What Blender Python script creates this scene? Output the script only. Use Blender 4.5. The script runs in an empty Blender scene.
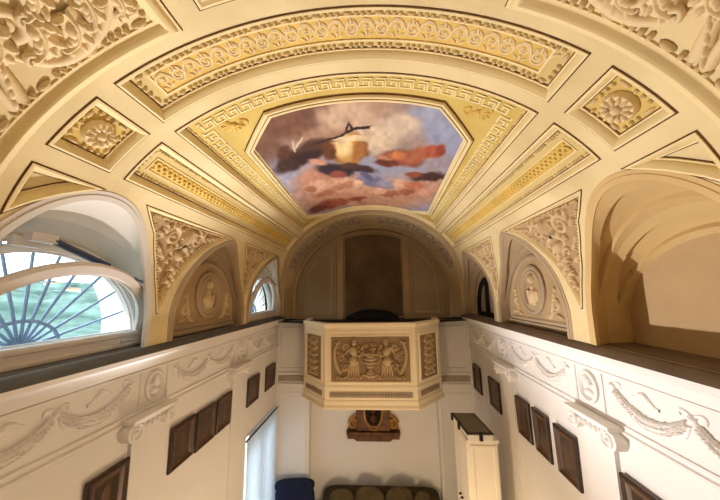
import bpy, bmesh, math, random
import numpy as np
from mathutils import Vector, Matrix
from mathutils.geometry import delaunay_2d_cdt
random.seed(7)
PI=math.pi; sin=math.sin; cos=math.cos
COL=bpy.context.scene.collection
S=0.55; ZF=6.8          # survey units to metres; survey eye level above the floor
def W3(p): return Vector((p[0]*S,p[1]*S,(p[2]+ZF)*S))
# ------------------------------------------------------------------ materials
def lin(c):
    c=c/255.0
    return c/12.92 if c<=.04045 else ((c+.055)/1.055)**2.4
def rgb(r,g,b): return (lin(r),lin(g),lin(b),1)
def mat(name,col,rough=.8,var=.06,scale=3.0,bump=.0,bscale=30.0,metal=0.0,col2=None,spec=.3):
    m=bpy.data.materials.new(name); m.use_nodes=True; nt=m.node_tree; b=nt.nodes['Principled BSDF']
    b.inputs['Roughness'].default_value=rough; b.inputs['Metallic'].default_value=metal
    b.inputs['Specular IOR Level'].default_value=spec
    geo=nt.nodes.new('ShaderNodeNewGeometry')
    c=rgb(*col); d=rgb(*col2) if col2 else tuple([max(0,k*(1-var*2.2)) for k in c[:3]])+(1,)
    n=nt.nodes.new('ShaderNodeTexNoise'); n.inputs['Scale'].default_value=scale; n.inputs['Detail'].default_value=5
    nt.links.new(geo.outputs['Position'],n.inputs['Vector'])
    r=nt.nodes.new('ShaderNodeValToRGB'); r.color_ramp.elements[0].position=.32; r.color_ramp.elements[1].position=.68
    r.color_ramp.elements[0].color=d; r.color_ramp.elements[1].color=c
    nt.links.new(n.outputs['Fac'],r.inputs['Fac']); nt.links.new(r.outputs['Color'],b.inputs['Base Color'])
    if bump:
        n2=nt.nodes.new('ShaderNodeTexNoise'); n2.inputs['Scale'].default_value=bscale; n2.inputs['Detail'].default_value=4
        nt.links.new(geo.outputs['Position'],n2.inputs['Vector'])
        bp=nt.nodes.new('ShaderNodeBump'); bp.inputs['Strength'].default_value=bump; bp.inputs['Distance'].default_value=.01
        nt.links.new(n2.outputs['Fac'],bp.inputs['Height']); nt.links.new(bp.outputs['Normal'],b.inputs['Normal'])
    return m
M={}
M['vault']=mat('cream vault plaster',(223,204,158),.85,.07,2.2,.25,26,col2=(202,181,134))
M['band']=mat('pale plaster moulding',(230,210,160),.8,.05,4)
M['line']=mat('umber line',(92,58,30),.9,.1,8)
M['bead']=mat('ivory beads',(214,190,142),.7,.05,6)
M['field']=mat('ochre panel field',(206,184,124),.85,.06,3)
M['yfield']=mat('yellow panel field',(206,180,104),.85,.07,3,col2=(190,162,88))
M['key']=mat('cream key pattern',(228,212,158),.8,.05,4)
M['gold']=mat('ochre gold stucco',(216,182,96),.7,.08,6)
M['stucco']=mat('cream stucco relief',(226,204,160),.75,.05,5,.15,60)
M['tanstucco']=mat('tan stucco relief',(206,180,140),.8,.07,5,.15,60)
M['tan']=mat('tan relief ground',(176,148,110),.9,.08,4)
M['wall']=mat('white wall plaster',(226,222,218),.85,.03,1.2,.12,40)
M['relwhite']=mat('white stucco ornament',(228,224,220),.8,.03,3)
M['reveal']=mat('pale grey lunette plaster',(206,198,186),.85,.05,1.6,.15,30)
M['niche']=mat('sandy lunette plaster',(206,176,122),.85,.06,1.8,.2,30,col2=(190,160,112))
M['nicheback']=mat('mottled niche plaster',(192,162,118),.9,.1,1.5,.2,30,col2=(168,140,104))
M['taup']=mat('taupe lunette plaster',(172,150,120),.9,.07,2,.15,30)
M['ledge']=mat('brown grey ledge',(112,94,76),.75,.12,5,.2,40)
M['ledgeg']=mat('dark grey stone ledge',(98,96,96),.7,.12,5,.2,40)
M['loft']=mat('grey brown loft plaster',(170,152,128),.9,.1,1.6,.2,20)
M['loftdark']=mat('dark stained loft plaster',(116,98,72),.9,.2,1.6,.2,20,col2=(80,64,44))  # darker mottled brown for the centre panel of the loft
M['loftband']=mat('ochre loft moulding',(186,162,124),.85,.07,3)
M['black']=mat('black loft boards',(22,19,17),.8,.1,4)
M['cream']=mat('cream painted wood',(238,222,190),.6,.03,3)
M['strip']=mat('grey ornament strip',(166,152,132),.8,.08,8)
M['balrel']=mat('sepia relief ground',(150,124,92),.9,.08,6)
M['balfig']=mat('sepia stucco figures',(196,170,132),.8,.08,8)
M['frame']=mat('dark walnut frame',(66,42,26),.35,.2,14,spec=.5)
M['frame2']=mat('brown frame inner slope',(96,64,38),.4,.2,14,spec=.5)
M['pic']=mat('dark brown print',(74,58,44),.3,.3,26,col2=(38,28,22),spec=.5)
M['gilt']=mat('aged gilt wood',(108,70,38),.45,.25,12,metal=.25,col2=(62,38,22))
M['giltlight']=mat('worn gilt highlights',(190,146,84),.4,.15,12,metal=.3)
M['sofa']=mat('olive brown upholstery',(66,56,36),.95,.15,20,.3,200)
M['cush']=mat('olive velvet cushion',(84,72,48),.95,.15,16,.3,200)
M['navy']=mat('navy blue cloth',(26,34,66),.9,.2,10,.3,120)
M['cab']=mat('white lacquered cabinet',(236,228,212),.5,.02,2)
M['binder']=mat('slate grey case',(74,68,62),.5,.1,6)
M['lidp']=mat('slate brown lid',(122,112,98),.5,.08,6)
M['blk']=mat('black fittings',(16,16,16),.5,.1,6)
M['page']=mat('white case edge',(226,222,214),.7,.03,6)
M['winframe']=mat('white window frame',(214,206,200),.5,.03,4)
M['bars']=mat('blue grey iron bars',(150,178,214),.5,.1,8)
M['metal']=mat('dark grey opener metal',(70,74,96),.4,.1,8,metal=.6)
M['floor']=mat('terracotta floor',(140,92,62),.6,.15,3)
M['ext']=mat('white exterior render',(236,232,222),.9,.04,3)
M['hill']=mat('green hillside',(92,116,106),1,.3,.5,col2=(30,54,46))
M['house']=mat('pale house render',(232,222,206),.9,.05,2)
M['roof']=mat('terracotta roof',(178,112,84),.9,.1,2)
def glass():
    m=bpy.data.materials.new('window glass'); m.use_nodes=True; nt=m.node_tree; nt.nodes.clear()
    o=nt.nodes.new('ShaderNodeOutputMaterial'); t=nt.nodes.new('ShaderNodeBsdfTransparent'); g=nt.nodes.new('ShaderNodeBsdfGlossy')
    t.inputs[0].default_value=(.93,.98,1,1); g.inputs['Roughness'].default_value=.03
    f=nt.nodes.new('ShaderNodeFresnel'); f.inputs['IOR'].default_value=1.4; x=nt.nodes.new('ShaderNodeMixShader')
    nt.links.new(f.outputs[0],x.inputs[0]); nt.links.new(t.outputs[0],x.inputs[1]); nt.links.new(g.outputs[0],x.inputs[2]); nt.links.new(x.outputs[0],o.inputs[0])
    return m
M['glass']=glass()
def curtain_mat():
    m=bpy.data.materials.new('sheer white curtain'); m.use_nodes=True; nt=m.node_tree; nt.nodes.clear()
    o=nt.nodes.new('ShaderNodeOutputMaterial'); d=nt.nodes.new('ShaderNodeBsdfDiffuse'); t=nt.nodes.new('ShaderNodeBsdfTranslucent'); x=nt.nodes.new('ShaderNodeMixShader')
    d.inputs[0].default_value=rgb(225,232,240); t.inputs[0].default_value=rgb(225,236,248); x.inputs[0].default_value=.6
    nt.links.new(d.outputs[0],x.inputs[1]); nt.links.new(t.outputs[0],x.inputs[2]); nt.links.new(x.outputs[0],o.inputs[0])
    return m
M['sheer']=curtain_mat()
# ------------------------------------------------------------------ mesh builder
WL={}
class MB:
    def __init__(s): s.v=[]; s.f=[]; s.fm=[]; s.k=0
    def add(s,vs,fs):
        o=len(s.v); s.v+= [tuple(p) for p in vs]
        for f in fs: s.f.append(tuple(i+o for i in f)); s.fm.append(s.k)
    def grid(s,rows,cu=False,cv=False):
        n=len(rows); m=len(rows[0]); vs=[p for r in rows for p in r]; fs=[]
        for i in range(n if cu else n-1):
            for j in range(m if cv else m-1):
                a=i*m+j; b=i*m+(j+1)%m; c=((i+1)%n)*m+(j+1)%m; d=((i+1)%n)*m+j
                fs.append((a,b,c,d))
        s.add(vs,fs)
    def box(s,x0,x1,y0,y1,z0,z1):
        s.add([(x,y,z) for x in(x0,x1) for y in(y0,y1) for z in(z0,z1)],[(0,1,3,2),(4,6,7,5),(0,4,5,1),(2,3,7,6),(0,2,6,4),(1,5,7,3)])
    def ngon(s,pts): s.add(pts,[tuple(range(len(pts)))])
    def pipe(s,pts,r,n=8,caps=True):
        pts=[Vector(p) for p in pts]; rows=[]; up=None
        for i,p in enumerate(pts):
            t=(pts[min(i+1,len(pts)-1)]-pts[max(i-1,0)]).normalized()
            if up is None:
                up=Vector((0,0,1)) if abs(t.z)<.9 else Vector((1,0,0))
            a=t.cross(up).normalized(); up=a.cross(t).normalized()
            rr=r[i] if hasattr(r,'__len__') else r
            rows.append([p+a*cos(2*PI*k/n)*rr+up*sin(2*PI*k/n)*rr for k in range(n)])
        s.grid(rows,cv=True)
        if caps: s.ngon(rows[0][::-1]); s.ngon(rows[-1])
    def build(s,name,mats,parent=None,smooth=True,loc=None,angle=40):
        me=bpy.data.meshes.new(name)
        base=WL[parent.name] if parent else (W3(loc) if loc else Vector((0,0,0)))
        me.from_pydata([W3(p)-base for p in s.v],[],s.f)
        if not isinstance(mats,(list,tuple)): mats=[mats]
        for m in mats: me.materials.append(m)
        if len(mats)>1: me.polygons.foreach_set('material_index',s.fm)
        bm=bmesh.new(); bm.from_mesh(me); bmesh.ops.recalc_face_normals(bm,faces=bm.faces); 
        if smooth:
            for f in bm.faces: f.smooth=True
            for e in bm.edges:
                if len(e.link_faces)==2 and e.calc_face_angle(0)>math.radians(angle): e.smooth=False
        bm.to_mesh(me); bm.free(); me.update()
        o=bpy.data.objects.new(name,me); COL.objects.link(o)
        if parent: o.parent=parent; WL[o.name]=base
        else: o.location=base; WL[o.name]=base
        return o
def tag(o,label=None,cat=None,group=None,kind=None):
    if label:o['label']=label
    if cat:o['category']=cat
    if group:o['group']=group
    if kind:o['kind']=kind
    return o
def thing(name,label,cat,loc,group=None):
    o=bpy.data.objects.new(name,None); COL.objects.link(o); o.location=W3(loc); o.empty_display_size=.05
    WL[o.name]=W3(loc); return tag(o,label,cat,group)
def struct(o): return tag(o,kind='structure')
# ------------------------------------------------------------------ vault profile
A,B,Z0=2.69,2.11,.107
_th=np.linspace(PI/2,0,1501); _x=A*np.cos(_th); _z=Z0+B*np.sin(_th)
_L=np.concatenate([[0],np.cumsum(np.hypot(np.diff(_x),np.diff(_z)))]); SQ=float(_L[-1])
ZL=-.62; SM=SQ+Z0-ZL
def prof(s):
    a=abs(s); g=1 if s>=0 else -1
    if a>=SQ: return g*A,Z0-(a-SQ),-g*1.0,0.0
    x=float(np.interp(a,_L,_x)); z=float(np.interp(a,_L,_z)); nx=-x/A**2; nz=-(z-Z0)/B**2; l=math.hypot(nx,nz)
    return g*x,z,g*nx/l,nz/l
def V(Y,s,h=0):
    x,z,nx,nz=prof(s); return (x+nx*h,Y,z+nz*h)
def sz(z): return SQ+Z0-z if z<=Z0 else float(np.interp(z,_z[::-1],_L[::-1]))
def sx(x): return float(np.interp(abs(x),_x,_L))
def sth(t): return float(np.interp(A*cos(math.radians(t)),_x,_L)) # angle from horizontal on the right half
# ------------------------------------------------------------------ polygon tools
def area(P): return .5*sum(P[i][0]*P[(i+1)%len(P)][1]-P[(i+1)%len(P)][0]*P[i][1] for i in range(len(P)))
def offset(P,d):
    n=len(P); g=1 if area(P)>0 else -1; out=[]
    for i in range(n):
        p=Vector(P[i]); a=(p-Vector(P[i-1])).normalized(); b=(Vector(P[(i+1)%n])-p).normalized()
        na=Vector((-a.y,a.x))*g; nb=Vector((-b.y,b.x))*g
        m=(na+nb)/max(.18,1+na.dot(nb)); out.append(tuple(p+m*d))
    return out
def inside(p,P):
    x,y=p; c=False; n=len(P); j=n-1
    for i in range(n):
        if (P[i][1]>y)!=(P[j][1]>y) and x<(P[j][0]-P[i][0])*(y-P[i][1])/(P[j][1]-P[i][1])+P[i][0]: c=not c
        j=i
    return c
def subdiv(P,counts,closed=True):
    out=[]
    for i in range(len(P) if closed else len(P)-1):
        a=P[i]; b=P[(i+1)%len(P)]
        for k in range(counts[i]): out.append((a[0]+(b[0]-a[0])*k/counts[i],a[1]+(b[1]-a[1])*k/counts[i]))
    if not closed: out.append(P[-1])
    return out
def counts(P,step=.09):
    return [max(1,int(math.ceil(math.dist(P[i],P[(i+1)%len(P)])/step))) for i in range(len(P))]
def cdt_fill(outer,holes,mp,dx=.2,dy=.1,step=.09):
    """triangulate outer minus holes in the parameter plane and map the result"""
    polys=[outer]+holes; vs=[]; es=[]
    for P in polys:
        Q=subdiv(P,counts(P,step)); o=len(vs); vs+=[Vector(q) for q in Q]; es+=[(o+i,o+(i+1)%len(Q)) for i in range(len(Q))]
    xs=[p[0] for p in outer]; ys=[p[1] for p in outer]
    nx=int((max(xs)-min(xs))/dx); ny=int((max(ys)-min(ys))/dy)
    for i in range(1,nx+1):
        for j in range(1,ny+1):
            vs.append(Vector((min(xs)+(max(xs)-min(xs))*(i+.013)/(nx+1),min(ys)+(max(ys)-min(ys))*(j+.017)/(ny+1))))
    v,e,f,_,_,_=delaunay_2d_cdt(vs,es,[],0,1e-5)
    keep=[]
    for t in f:
        c=((v[t[0]].x+v[t[1]].x+v[t[2]].x)/3,(v[t[0]].y+v[t[1]].y+v[t[2]].y)/3)
        if inside(c,outer) and not any(inside(c,h) for h in holes): keep.append(tuple(t))
    used=sorted({i for t in keep for i in t}); idx={k:i for i,k in enumerate(used)}
    return [mp(v[k].x,v[k].y) for k in used],[tuple(idx[i] for i in t) for t in keep]
# ------------------------------------------------------------------ relief tools; a map m(u,v,h) places them on any surface
def sweep(mb,P,prof_,m,closed=True,step=.09):
    """loft a moulding profile [(inset,height)] round polygon P"""
    c=counts(P,step); rows=[]
    for d,h in prof_:
        Q=offset(P,d) if closed else offset_open(P,d)
        Q=subdiv(Q,c,closed); rows.append([m(q[0],q[1],h) for q in Q])
    mb.grid(rows,cv=closed)
def offset_open(P,d):
    out=[]
    for i in range(len(P)):
        p=Vector(P[i]); a=(p-Vector(P[i-1])).normalized() if i else None; b=(Vector(P[i+1])-p).normalized() if i<len(P)-1 else None
        if a is None: a=b
        if b is None: b=a
        na=Vector((-a.y,a.x)); nb=Vector((-b.y,b.x)); mm=(na+nb)/max(.3,1+na.dot(nb)); out.append(tuple(p+mm*d))
    return out
def blob(mb,m,u,v,ru,rv,rot=0,h=None,base=0,n=8,k=3):
    h=h if h else min(ru,rv); c,s=cos(rot),sin(rot); rows=[]
    for i in range(k+1):
        a=PI/2*i/k; r=cos(a)
        if i==k: r=.02
        rows.append([m(u+r*(ru*cos(t)*c-rv*sin(t)*s),v+r*(ru*cos(t)*s+rv*sin(t)*c),base+h*sin(a)) for t in [2*PI*j/n for j in range(n)]])
    mb.grid(rows,cv=True); mb.ngon(rows[-1])
def tube(mb,m,path,r,k=1.0,base=0,n=6):
    rows=[]; N=len(path)
    for i,p in enumerate(path):
        a=path[max(i-1,0)]; b=path[min(i+1,N-1)]; dx,dy=b[0]-a[0],b[1]-a[1]; l=math.hypot(dx,dy) or 1
        nx,ny=-dy/l,dx/l; rr=r[i] if hasattr(r,'__len__') else r
        rows.append([m(p[0]+nx*rr*cos(PI*q/n),p[1]+ny*rr*cos(PI*q/n),base+rr*k*sin(PI*q/n)-.002) for q in range(n+1)])
    mb.grid(rows)
def spiral(cx,cy,r,turns,a0,dirn=1,n=None,r1=.12):
    n=n or int(16*turns)+4
    return [(cx+r*(1-(1-r1)*i/n)*cos(a0+dirn*2*PI*turns*i/n),cy+r*(1-(1-r1)*i/n)*sin(a0+dirn*2*PI*turns*i/n)) for i in range(n+1)]
def taper(n,a,b): return [a+(b-a)*i/(n-1) for i in range(n)]
def bez(p0,p1,p2,p3,n=14):
    o=[]
    for i in range(n+1):
        t=i/n;q=1-t
        o.append(tuple(q**3*p0[k]+3*q*q*t*p1[k]+3*q*t*t*p2[k]+t**3*p3[k] for k in(0,1)))
    return o
def leaf(mb,m,path,w,h=.5,lob=5,base=0,rib=True):
    """an acanthus leaf along path: lobes fanned either side of a rib"""
    N=len(path)
    for i in range(lob):
        t=(i+.6)/(lob+.3); q=min(N-2,int(t*(N-1))); p=path[q]; d=(path[q+1][0]-p[0],path[q+1][1]-p[1]); a=math.atan2(d[1],d[0])
        ww=w*(1-.55*t)*(.75 if i==0 else 1)
        for sg in(1,-1):
            aa=a+sg*.75; cx=p[0]+cos(aa)*ww*.5; cy=p[1]+sin(aa)*ww*.5
            blob(mb,m,cx,cy,ww*.58,ww*.24,aa,ww*h*.6,base)
    e=path[-1]; p=path[-2]; a=math.atan2(e[1]-p[1],e[0]-p[0]); blob(mb,m,e[0],e[1],w*.45,w*.2,a,w*h*.45,base)
    if rib: tube(mb,m,path,taper(N,w*.2,w*.08),1.6,base)
def beads(mb,m,P,r=.017,reel=.085,h0=0,closed=True,nb=3):
    """bead and reel string running along polygon P"""
    n=len(P); E=n if closed else n-1
    for i in range(E):
        a=P[i]; b=P[(i+1)%n]; L=math.dist(a,b)
        if L<.03: continue
        ang=math.atan2(b[1]-a[1],b[0]-a[0]); unit=reel+nb*2.3*r+r
        k=max(1,round(L/unit)); sc=L/(k*unit) if L>unit*.7 else None
        if sc is None:
            q=max(1,int(L/(2.4*r)))
            for j in range(q):
                t=(j+.5)/q; blob(mb,m,a[0]+(b[0]-a[0])*t,a[1]+(b[1]-a[1])*t,r,r,ang,r,h0,6,2)
            continue
        for j in range(k):
            d=j*unit*sc
            def at(x): t=min(1,(d+x*sc)/L); return a[0]+(b[0]-a[0])*t,a[1]+(b[1]-a[1])*t
            c=at(reel/2); blob(mb,m,c[0],c[1],reel*.44*sc,r*.8,ang,r*1.4,h0,8,3)
            for q in range(nb):
                c=at(reel+r*.9+q*2.3*r+.5*r); blob(mb,m,c[0],c[1],r*.88,r*1.0,ang,r*1.6,h0,7,3)
def mirror_map(m): return lambda u,v,h:(lambda p:(-p[0],p[1],p[2]))(m(u,v,h))
LAMP_FAR=7; LAMP_NEAR=4; LAMP_R=42; LAMP_C=16; SKY=5.0; SUN=5.0; EXPO=0.22; FILL_SPOT=310
# ------------------------------------------------------------------ lunette curves
def selli(c,h,apex,base,n,N=72,foot=ZL):
    """arch outline (Y,z) from the near foot over the crown to the far foot"""
    P=[(c-h,foot)]
    for i in range(N+1):
        t=PI*i/N; cs=cos(t); sn=max(0,sin(t)); P.append((c-h*math.copysign(abs(cs)**(2/n),cs),base+(apex-base)*sn**(2/n)))
    return P+[(c+h,foot)]
LUN={1:(2.72,.86,.96,-.3,2.0),2:(5.15,1.06,.96,-.3,1.4),3:(7.58,1.06,.95,-.3,1.45)}
def rim(i,sd):
    P=[(y,sd*sz(z)) for y,z in selli(*LUN[i])]
    return P
# ------------------------------------------------------------------ end arch edge on the vault
def yend(s):
    x=abs(prof(s)[0]) if abs(s)<SQ else A
    return float(np.interp(x,[0,.7,1.15,1.66,2.04,2.35,2.55,2.69],[7.6,7.61,7.66,7.79,7.92,8.12,8.45,8.62]))
YN=-2.4
ES=[-SM+2*SM*i/90 for i in range(91)]
outer=[(YN,-SM),(YN,SM)]+[(yend(s),s) for s in ES[::-1]]
# ------------------------------------------------------------------ panel outlines (Y, arclength)
s1=sx(1.80); sd0=sx(1.94); sd1=sx(2.31); st=sz(1.05)
P_key=[(2.66,-s1),(2.66,s1)]+[(7.55,s1-.02)]+[(7.53,s) for s in (1.2,.6,0,-.6,-1.2)]+[(7.55,-s1+.02)]
P_key=[(2.66,-s1),(2.66,s1),(7.74,s1),(7.60,1.3),(7.55,.7),(7.54,0),(7.55,-.7),(7.60,-1.3),(7.74,-s1)]
P_trans=[(1.965,-s1),(1.965,s1),(2.50,s1),(2.50,-s1)]
def mir(P,sd): return [(y,s*sd) for y,s in P]
D_=[(1.97,sd0),(1.97,sd1),(2.51,sd1),(2.51,sd0)]
B_=[(2.67,sd0),(2.67,sd1),(8.02,sd1),(7.86,sd0)]
T_=[(1.97,st),(2.58,st)]+[(2.44,sz(.98)),(2.28,sz(.89)),(2.11,sz(.77)),(1.97,sz(.64))]
SPz=[(3.10,1.05),(5.15,1.05),(4.84,.91),(4.47,.65),(4.20,.38),(4.0,.12),(3.87,-.08),(3.79,-.22),(3.75,-.22),(3.70,.1),(3.60,.45),(3.42,.78)]
SSz=[(5.68,1.05),(7.55,1.05),(7.2,.93),(6.95,.76),(6.71,.5),(6.5,.16),(6.37,-.1),(6.31,-.22),(6.27,-.22),(6.22,.1),(6.12,.45),(5.97,.78)]
SP_=[(y,sz(z)) for y,z in SPz]; SS_=[(y,sz(z)) for y,z in SSz]
holes=[P_key,P_trans]
for sd in(-1,1):
    holes+=[mir(D_,sd),mir(B_,sd),mir(T_,sd),mir(SP_,sd),mir(SS_,sd)]
    for i in(1,2,3): holes.append(rim(i,sd)[:1]+rim(i,sd)[1:])
# push lunette feet slightly past the outline so the opening reaches the ledge
def below(P,sd): return [(P[0][0],sd*(SM+.05))]+P[1:-1]+[(P[-1][0],sd*(SM+.05))]
outer2=[(YN,-SM),(YN,SM)]
vm=MB(); vs,fs=cdt_fill(outer,[h for h in holes],lambda y,s:V(y,s),.16,.08,.08); vm.add(vs,fs)
struct(vm.build('ceiling',M['vault'],angle=60))
# ------------------------------------------------------------------ coffer panels
DEP=.065
MOULD=[(0,-.018),(.006,-.018),(.006,.012),(.024,.016),(.034,.006),(.058,-.020),(.066,-.046),(.078,-.048),(.080,-DEP)]
MOULDS=[(d*.72,h*.8) for d,h in MOULD]
def panel(name,label,P,mats,cat='ceiling panel',group=None,small=False,bead=True,br=.020,reel=.085,fieldholes=(),nb=3):
    c=(sum(p[0] for p in P)/len(P),sum(p[1] for p in P)/len(P))
    t=thing(name,label,cat,V(c[0],c[1],-.05),group)
    pr=MOULDS if small else MOULD
    mb=MB(); sweep(mb,P,pr[1:],V); mb.k=0
    o=mb.build('moulding',M['band'],t,angle=35)
    lb=MB(); sweep(lb,P,[(-.006,.002),(-.006,.003),(.006,.003),(.007,-.01)],V); w=pr[-1][0]; dep=-pr[-1][1]
    sweep(lb,P,[(w-.001,-dep+.001),(w-.001,-dep+.006),(w+.007,-dep+.006),(w+.007,-dep)],V); lb.build('outline',M['line'],t)
    inner=offset(P,w-.002)
    fb=MB(); a,b=cdt_fill(inner,list(fieldholes),lambda y,s:V(y,s,-dep),.2,.1,.08); fb.add(a,b); fb.build('field',M[mats],t)
    if bead:
        bb=MB(); beads(bb,V,offset(P,w+.006+br*1.15),br,reel,-dep,nb=nb); bb.build('bead_string',M['bead'],t)
    return t,inner,dep
def V_at(h0): return lambda u,v,h:V(u,v,h+h0)
# transverse scroll panel
t,inn,dp=panel('scroll_panel','long curved ceiling panel with a running leaf scroll, spanning the vault before the painting',P_trans,'field',br=.022)
m=V_at(-dp); fr=MB(); q0,q1=2.10,2.30; hs=s1-.22
Pq=[(2.105,-hs),(2.105,hs),(2.325,hs),(2.325,-hs)]
sweep(fr,Pq,[(-.02,0),(-.016,.016),(0,.016),(0,.002)],m); fr.build('strip_border',M['band'],t)
gb=MB(); a,b=cdt_fill(Pq,[],lambda y,s:m(y,s,.003),.2,.1); gb.add(a,b); gb.build('strip_ground',M['gold'],t)
sc=MB(); N=26; U=2*hs/N
for i in range(N):
    s0=-hs+U*(i+.5); up=1 if i%2 else -1
    pth=spiral(2.205+.012*up,s0,.062,1.35,up*PI*.5,up,18); tube(sc,m,pth,taper(len(pth),.015,.008),1.5)
    w=bez((2.205+.075*up,s0),(2.205+.085*up,s0+U*.5),(2.205-.085*up,s0+U*.5),(2.205-.075*up,s0+U),10); tube(sc,m,w,.012,1.5)
    blob(sc,m,2.205+.012*up,s0,.016,.016,0,.022)
    for k in(-1,0,1): blob(sc,m,2.205-.06*up+.012*abs(k),s0+k*.034,.032,.012,PI/2*0+k*.7*up+(0 if up<0 else 0),.02)
sc.build('leaf_scroll',M['stucco'],t)
# square coffers with rosettes
for sd in(-1,1):
    sn='left' if sd<0 else 'right'
    t,inn,dp=panel('rosette_coffer','square ceiling coffer with a round flower rosette on the %s side of the vault'%sn,mir(D_,sd),'yfield',group=None,br=.020,reel=.085)
    cy,cs=2.24,sd*(sd0+sd1)/2; m=V_at(-dp)
    rb=MB(); R=.115
    rows=[[m(cy+r*cos(a),cs+r*sin(a),h) for a in [2*PI*i/32 for i in range(32)]] for r,h in((R+.012,0),(R+.012,.03),(R,.055),(R-.02,.06),(R-.05,.045),(.03,.04))]
    rb.grid(rows,cv=True); rb.ngon(rows[-1]); ro=rb.build('rosette',M['stucco'],t)
    for k in range(12):
        a=2*PI*k/12; pb=MB(); blob(pb,m,cy+.082*cos(a),cs+.082*sin(a),.036,.017,a,.04,.05,8,3); pb.build('petal',M['stucco'],ro)
    cb=MB(); blob(cb,m,cy,cs,.04,.04,0,.06,.04,12,4); cb.build('boss',M['stucco'],ro)
# triangles above the near lunettes
for sd in(-1,1):
    sn='window' if sd<0 else 'niche'
    panel('triangular_coffer','plain sunk triangular ceiling panel above the big arched %s on the %s'%(sn,'left' if sd<0 else 'right'),mir(T_,sd),'vault',bead=False)
# braid panels
for sd in(-1,1):
    sn='left' if sd<0 else 'right'
    t,inn,dp=panel('braid_panel','long narrow ceiling panel with a yellow plaited band, %s of the painting'%sn,mir(B_,sd),'field',br=.018,reel=.07,nb=4)
    m=V_at(-dp); cs=sd*(sd0+sd1)/2; hw=.075
    Pq=[(2.86,cs-hw),(2.86,cs+hw),(7.78,cs+hw),(7.78,cs-hw)]
    b2=MB(); sweep(b2,Pq,[(-.014,0),(-.012,.012),(0,.012),(0,.002)],m); b2.build('strip_border',M['band'],t)
    g=MB(); a,b=cdt_fill(Pq,[],lambda y,s:m(y,s,.003),.2,.1); g.add(a,b); g.build('strip_ground',M['gold'],t)
    br=MB()
    for ph in range(3):
        pth=[]; hh=[]
        n=430
        for i in range(n+1):
            y=2.88+4.88*i/n; a=2*PI*(y/.26)+ph*2*PI/3; pth.append((y,cs+.05*sin(a))); hh.append(.010+.008*cos(2*a))
        rows=[]
        for i,p in enumerate(pth):
            a_=pth[max(i-1,0)]; b_=pth[min(i+1,n)]; dx,dy=b_[0]-a_[0],b_[1]-a_[1]; l=math.hypot(dx,dy); nx,ny=-dy/l,dx/l; rr=.017
            rows.append([m(p[0]+nx*rr*cos(PI*q/5),p[1]+ny*rr*cos(PI*q/5),hh[i]-.004+rr*1.0*sin(PI*q/5)) for q in range(6)])
        br.grid(rows)
    br.build('plaited_band',M['gold'],t)
# ------------------------------------------------------------------ spandrel reliefs
def spandrel(sd,P,dy,k,label):
    t,inn,dp=panel('spandrel_relief',label,mir(P,sd),'tan',cat='stucco relief',small=True,br=.019,reel=.0)
    y0=3.10+dy
    def m(u,v,h): return V(y0+u,sd*(st+v),h-dp)
    r=MB(); g=lambda x:x
    # crowning pair of volutes with a palmette, a mask and a falling leaf drop
    for c,dr,a0,R in(((.68,.27),1,PI*.1,.145),((1.20,.25),-1,PI*.9,.125)):
        p=spiral(c[0],c[1],R,1.6,a0+PI,dr,32); tube(r,m,p,taper(len(p),.034,.018),1.7)
        blob(r,m,c[0],c[1],.035,.035,0,.075)
        for j in range(7):
            a=a0+PI+j*.7*dr; blob(r,m,c[0]+R*1.15*cos(a),c[1]+R*1.15*sin(a),.06,.026,a+.5*dr,.06)
    for j in range(-2,3): blob(r,m,.94+.055*j,.26-.02*abs(j),.13,.024,PI/2-.22*j,.085)
    for k in(-1,1): tube(r,m,bez((.94+k*.03,.38),(.94+k*.16,.42),(.94+k*.22,.48),(.94+k*.10,.55)),taper(15,.04,.02),1.5)
    blob(r,m,.92,.53,.10,.075,.5,.10)
    for k,cu in((-1,.80),(1,1.04)):
        p=spiral(cu,.62,.075,1.4,PI*.5,k,24); tube(r,m,p,taper(len(p),.028,.014),1.6)
    for (u,v,rr) in((.86,.72,.085),(.88,.82,.075),(.82,.90,.07),(.85,.98,.06),(.79,1.06,.055),(.80,1.14,.045),(.76,1.21,.04),(.755,1.28,.03)):
        blob(r,m,u,v,rr*1.15,rr*.5,.7,rr*1.0); blob(r,m,u+.02,v+.03,rr*.5,rr*1.1,-.3,rr*1.1); blob(r,m,u-.05,v,rr*.7,rr*.3,-.8,rr*.8)
    for u,v in((1.42,.17),(1.54,.14),(1.65,.12)): blob(r,m,u,v,.065,.028,-.15,.05); blob(r,m,u-.04,v+.04,.05,.022,.6,.045)
    for u,v in((.54,.48),(.62,.56),(1.10,.46),(.47,.28),(.50,.16),(.64,.72),(1.0,.74)): blob(r,m,u,v,.065,.03,.9,.055); blob(r,m,u+.035,v+.03,.05,.024,-.5,.05)
    r.build('scroll_relief',M['tanstucco'],t)
for sd in(-1,1):
    sn='left' if sd<0 else 'right'
    spandrel(sd,SP_,0,1,'large triangular stucco relief with volutes between two lunettes on the %s'%sn)
    spandrel(sd,SS_,2.52,1,'small far triangular stucco relief with volutes beside the end arch on the %s'%sn)
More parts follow.
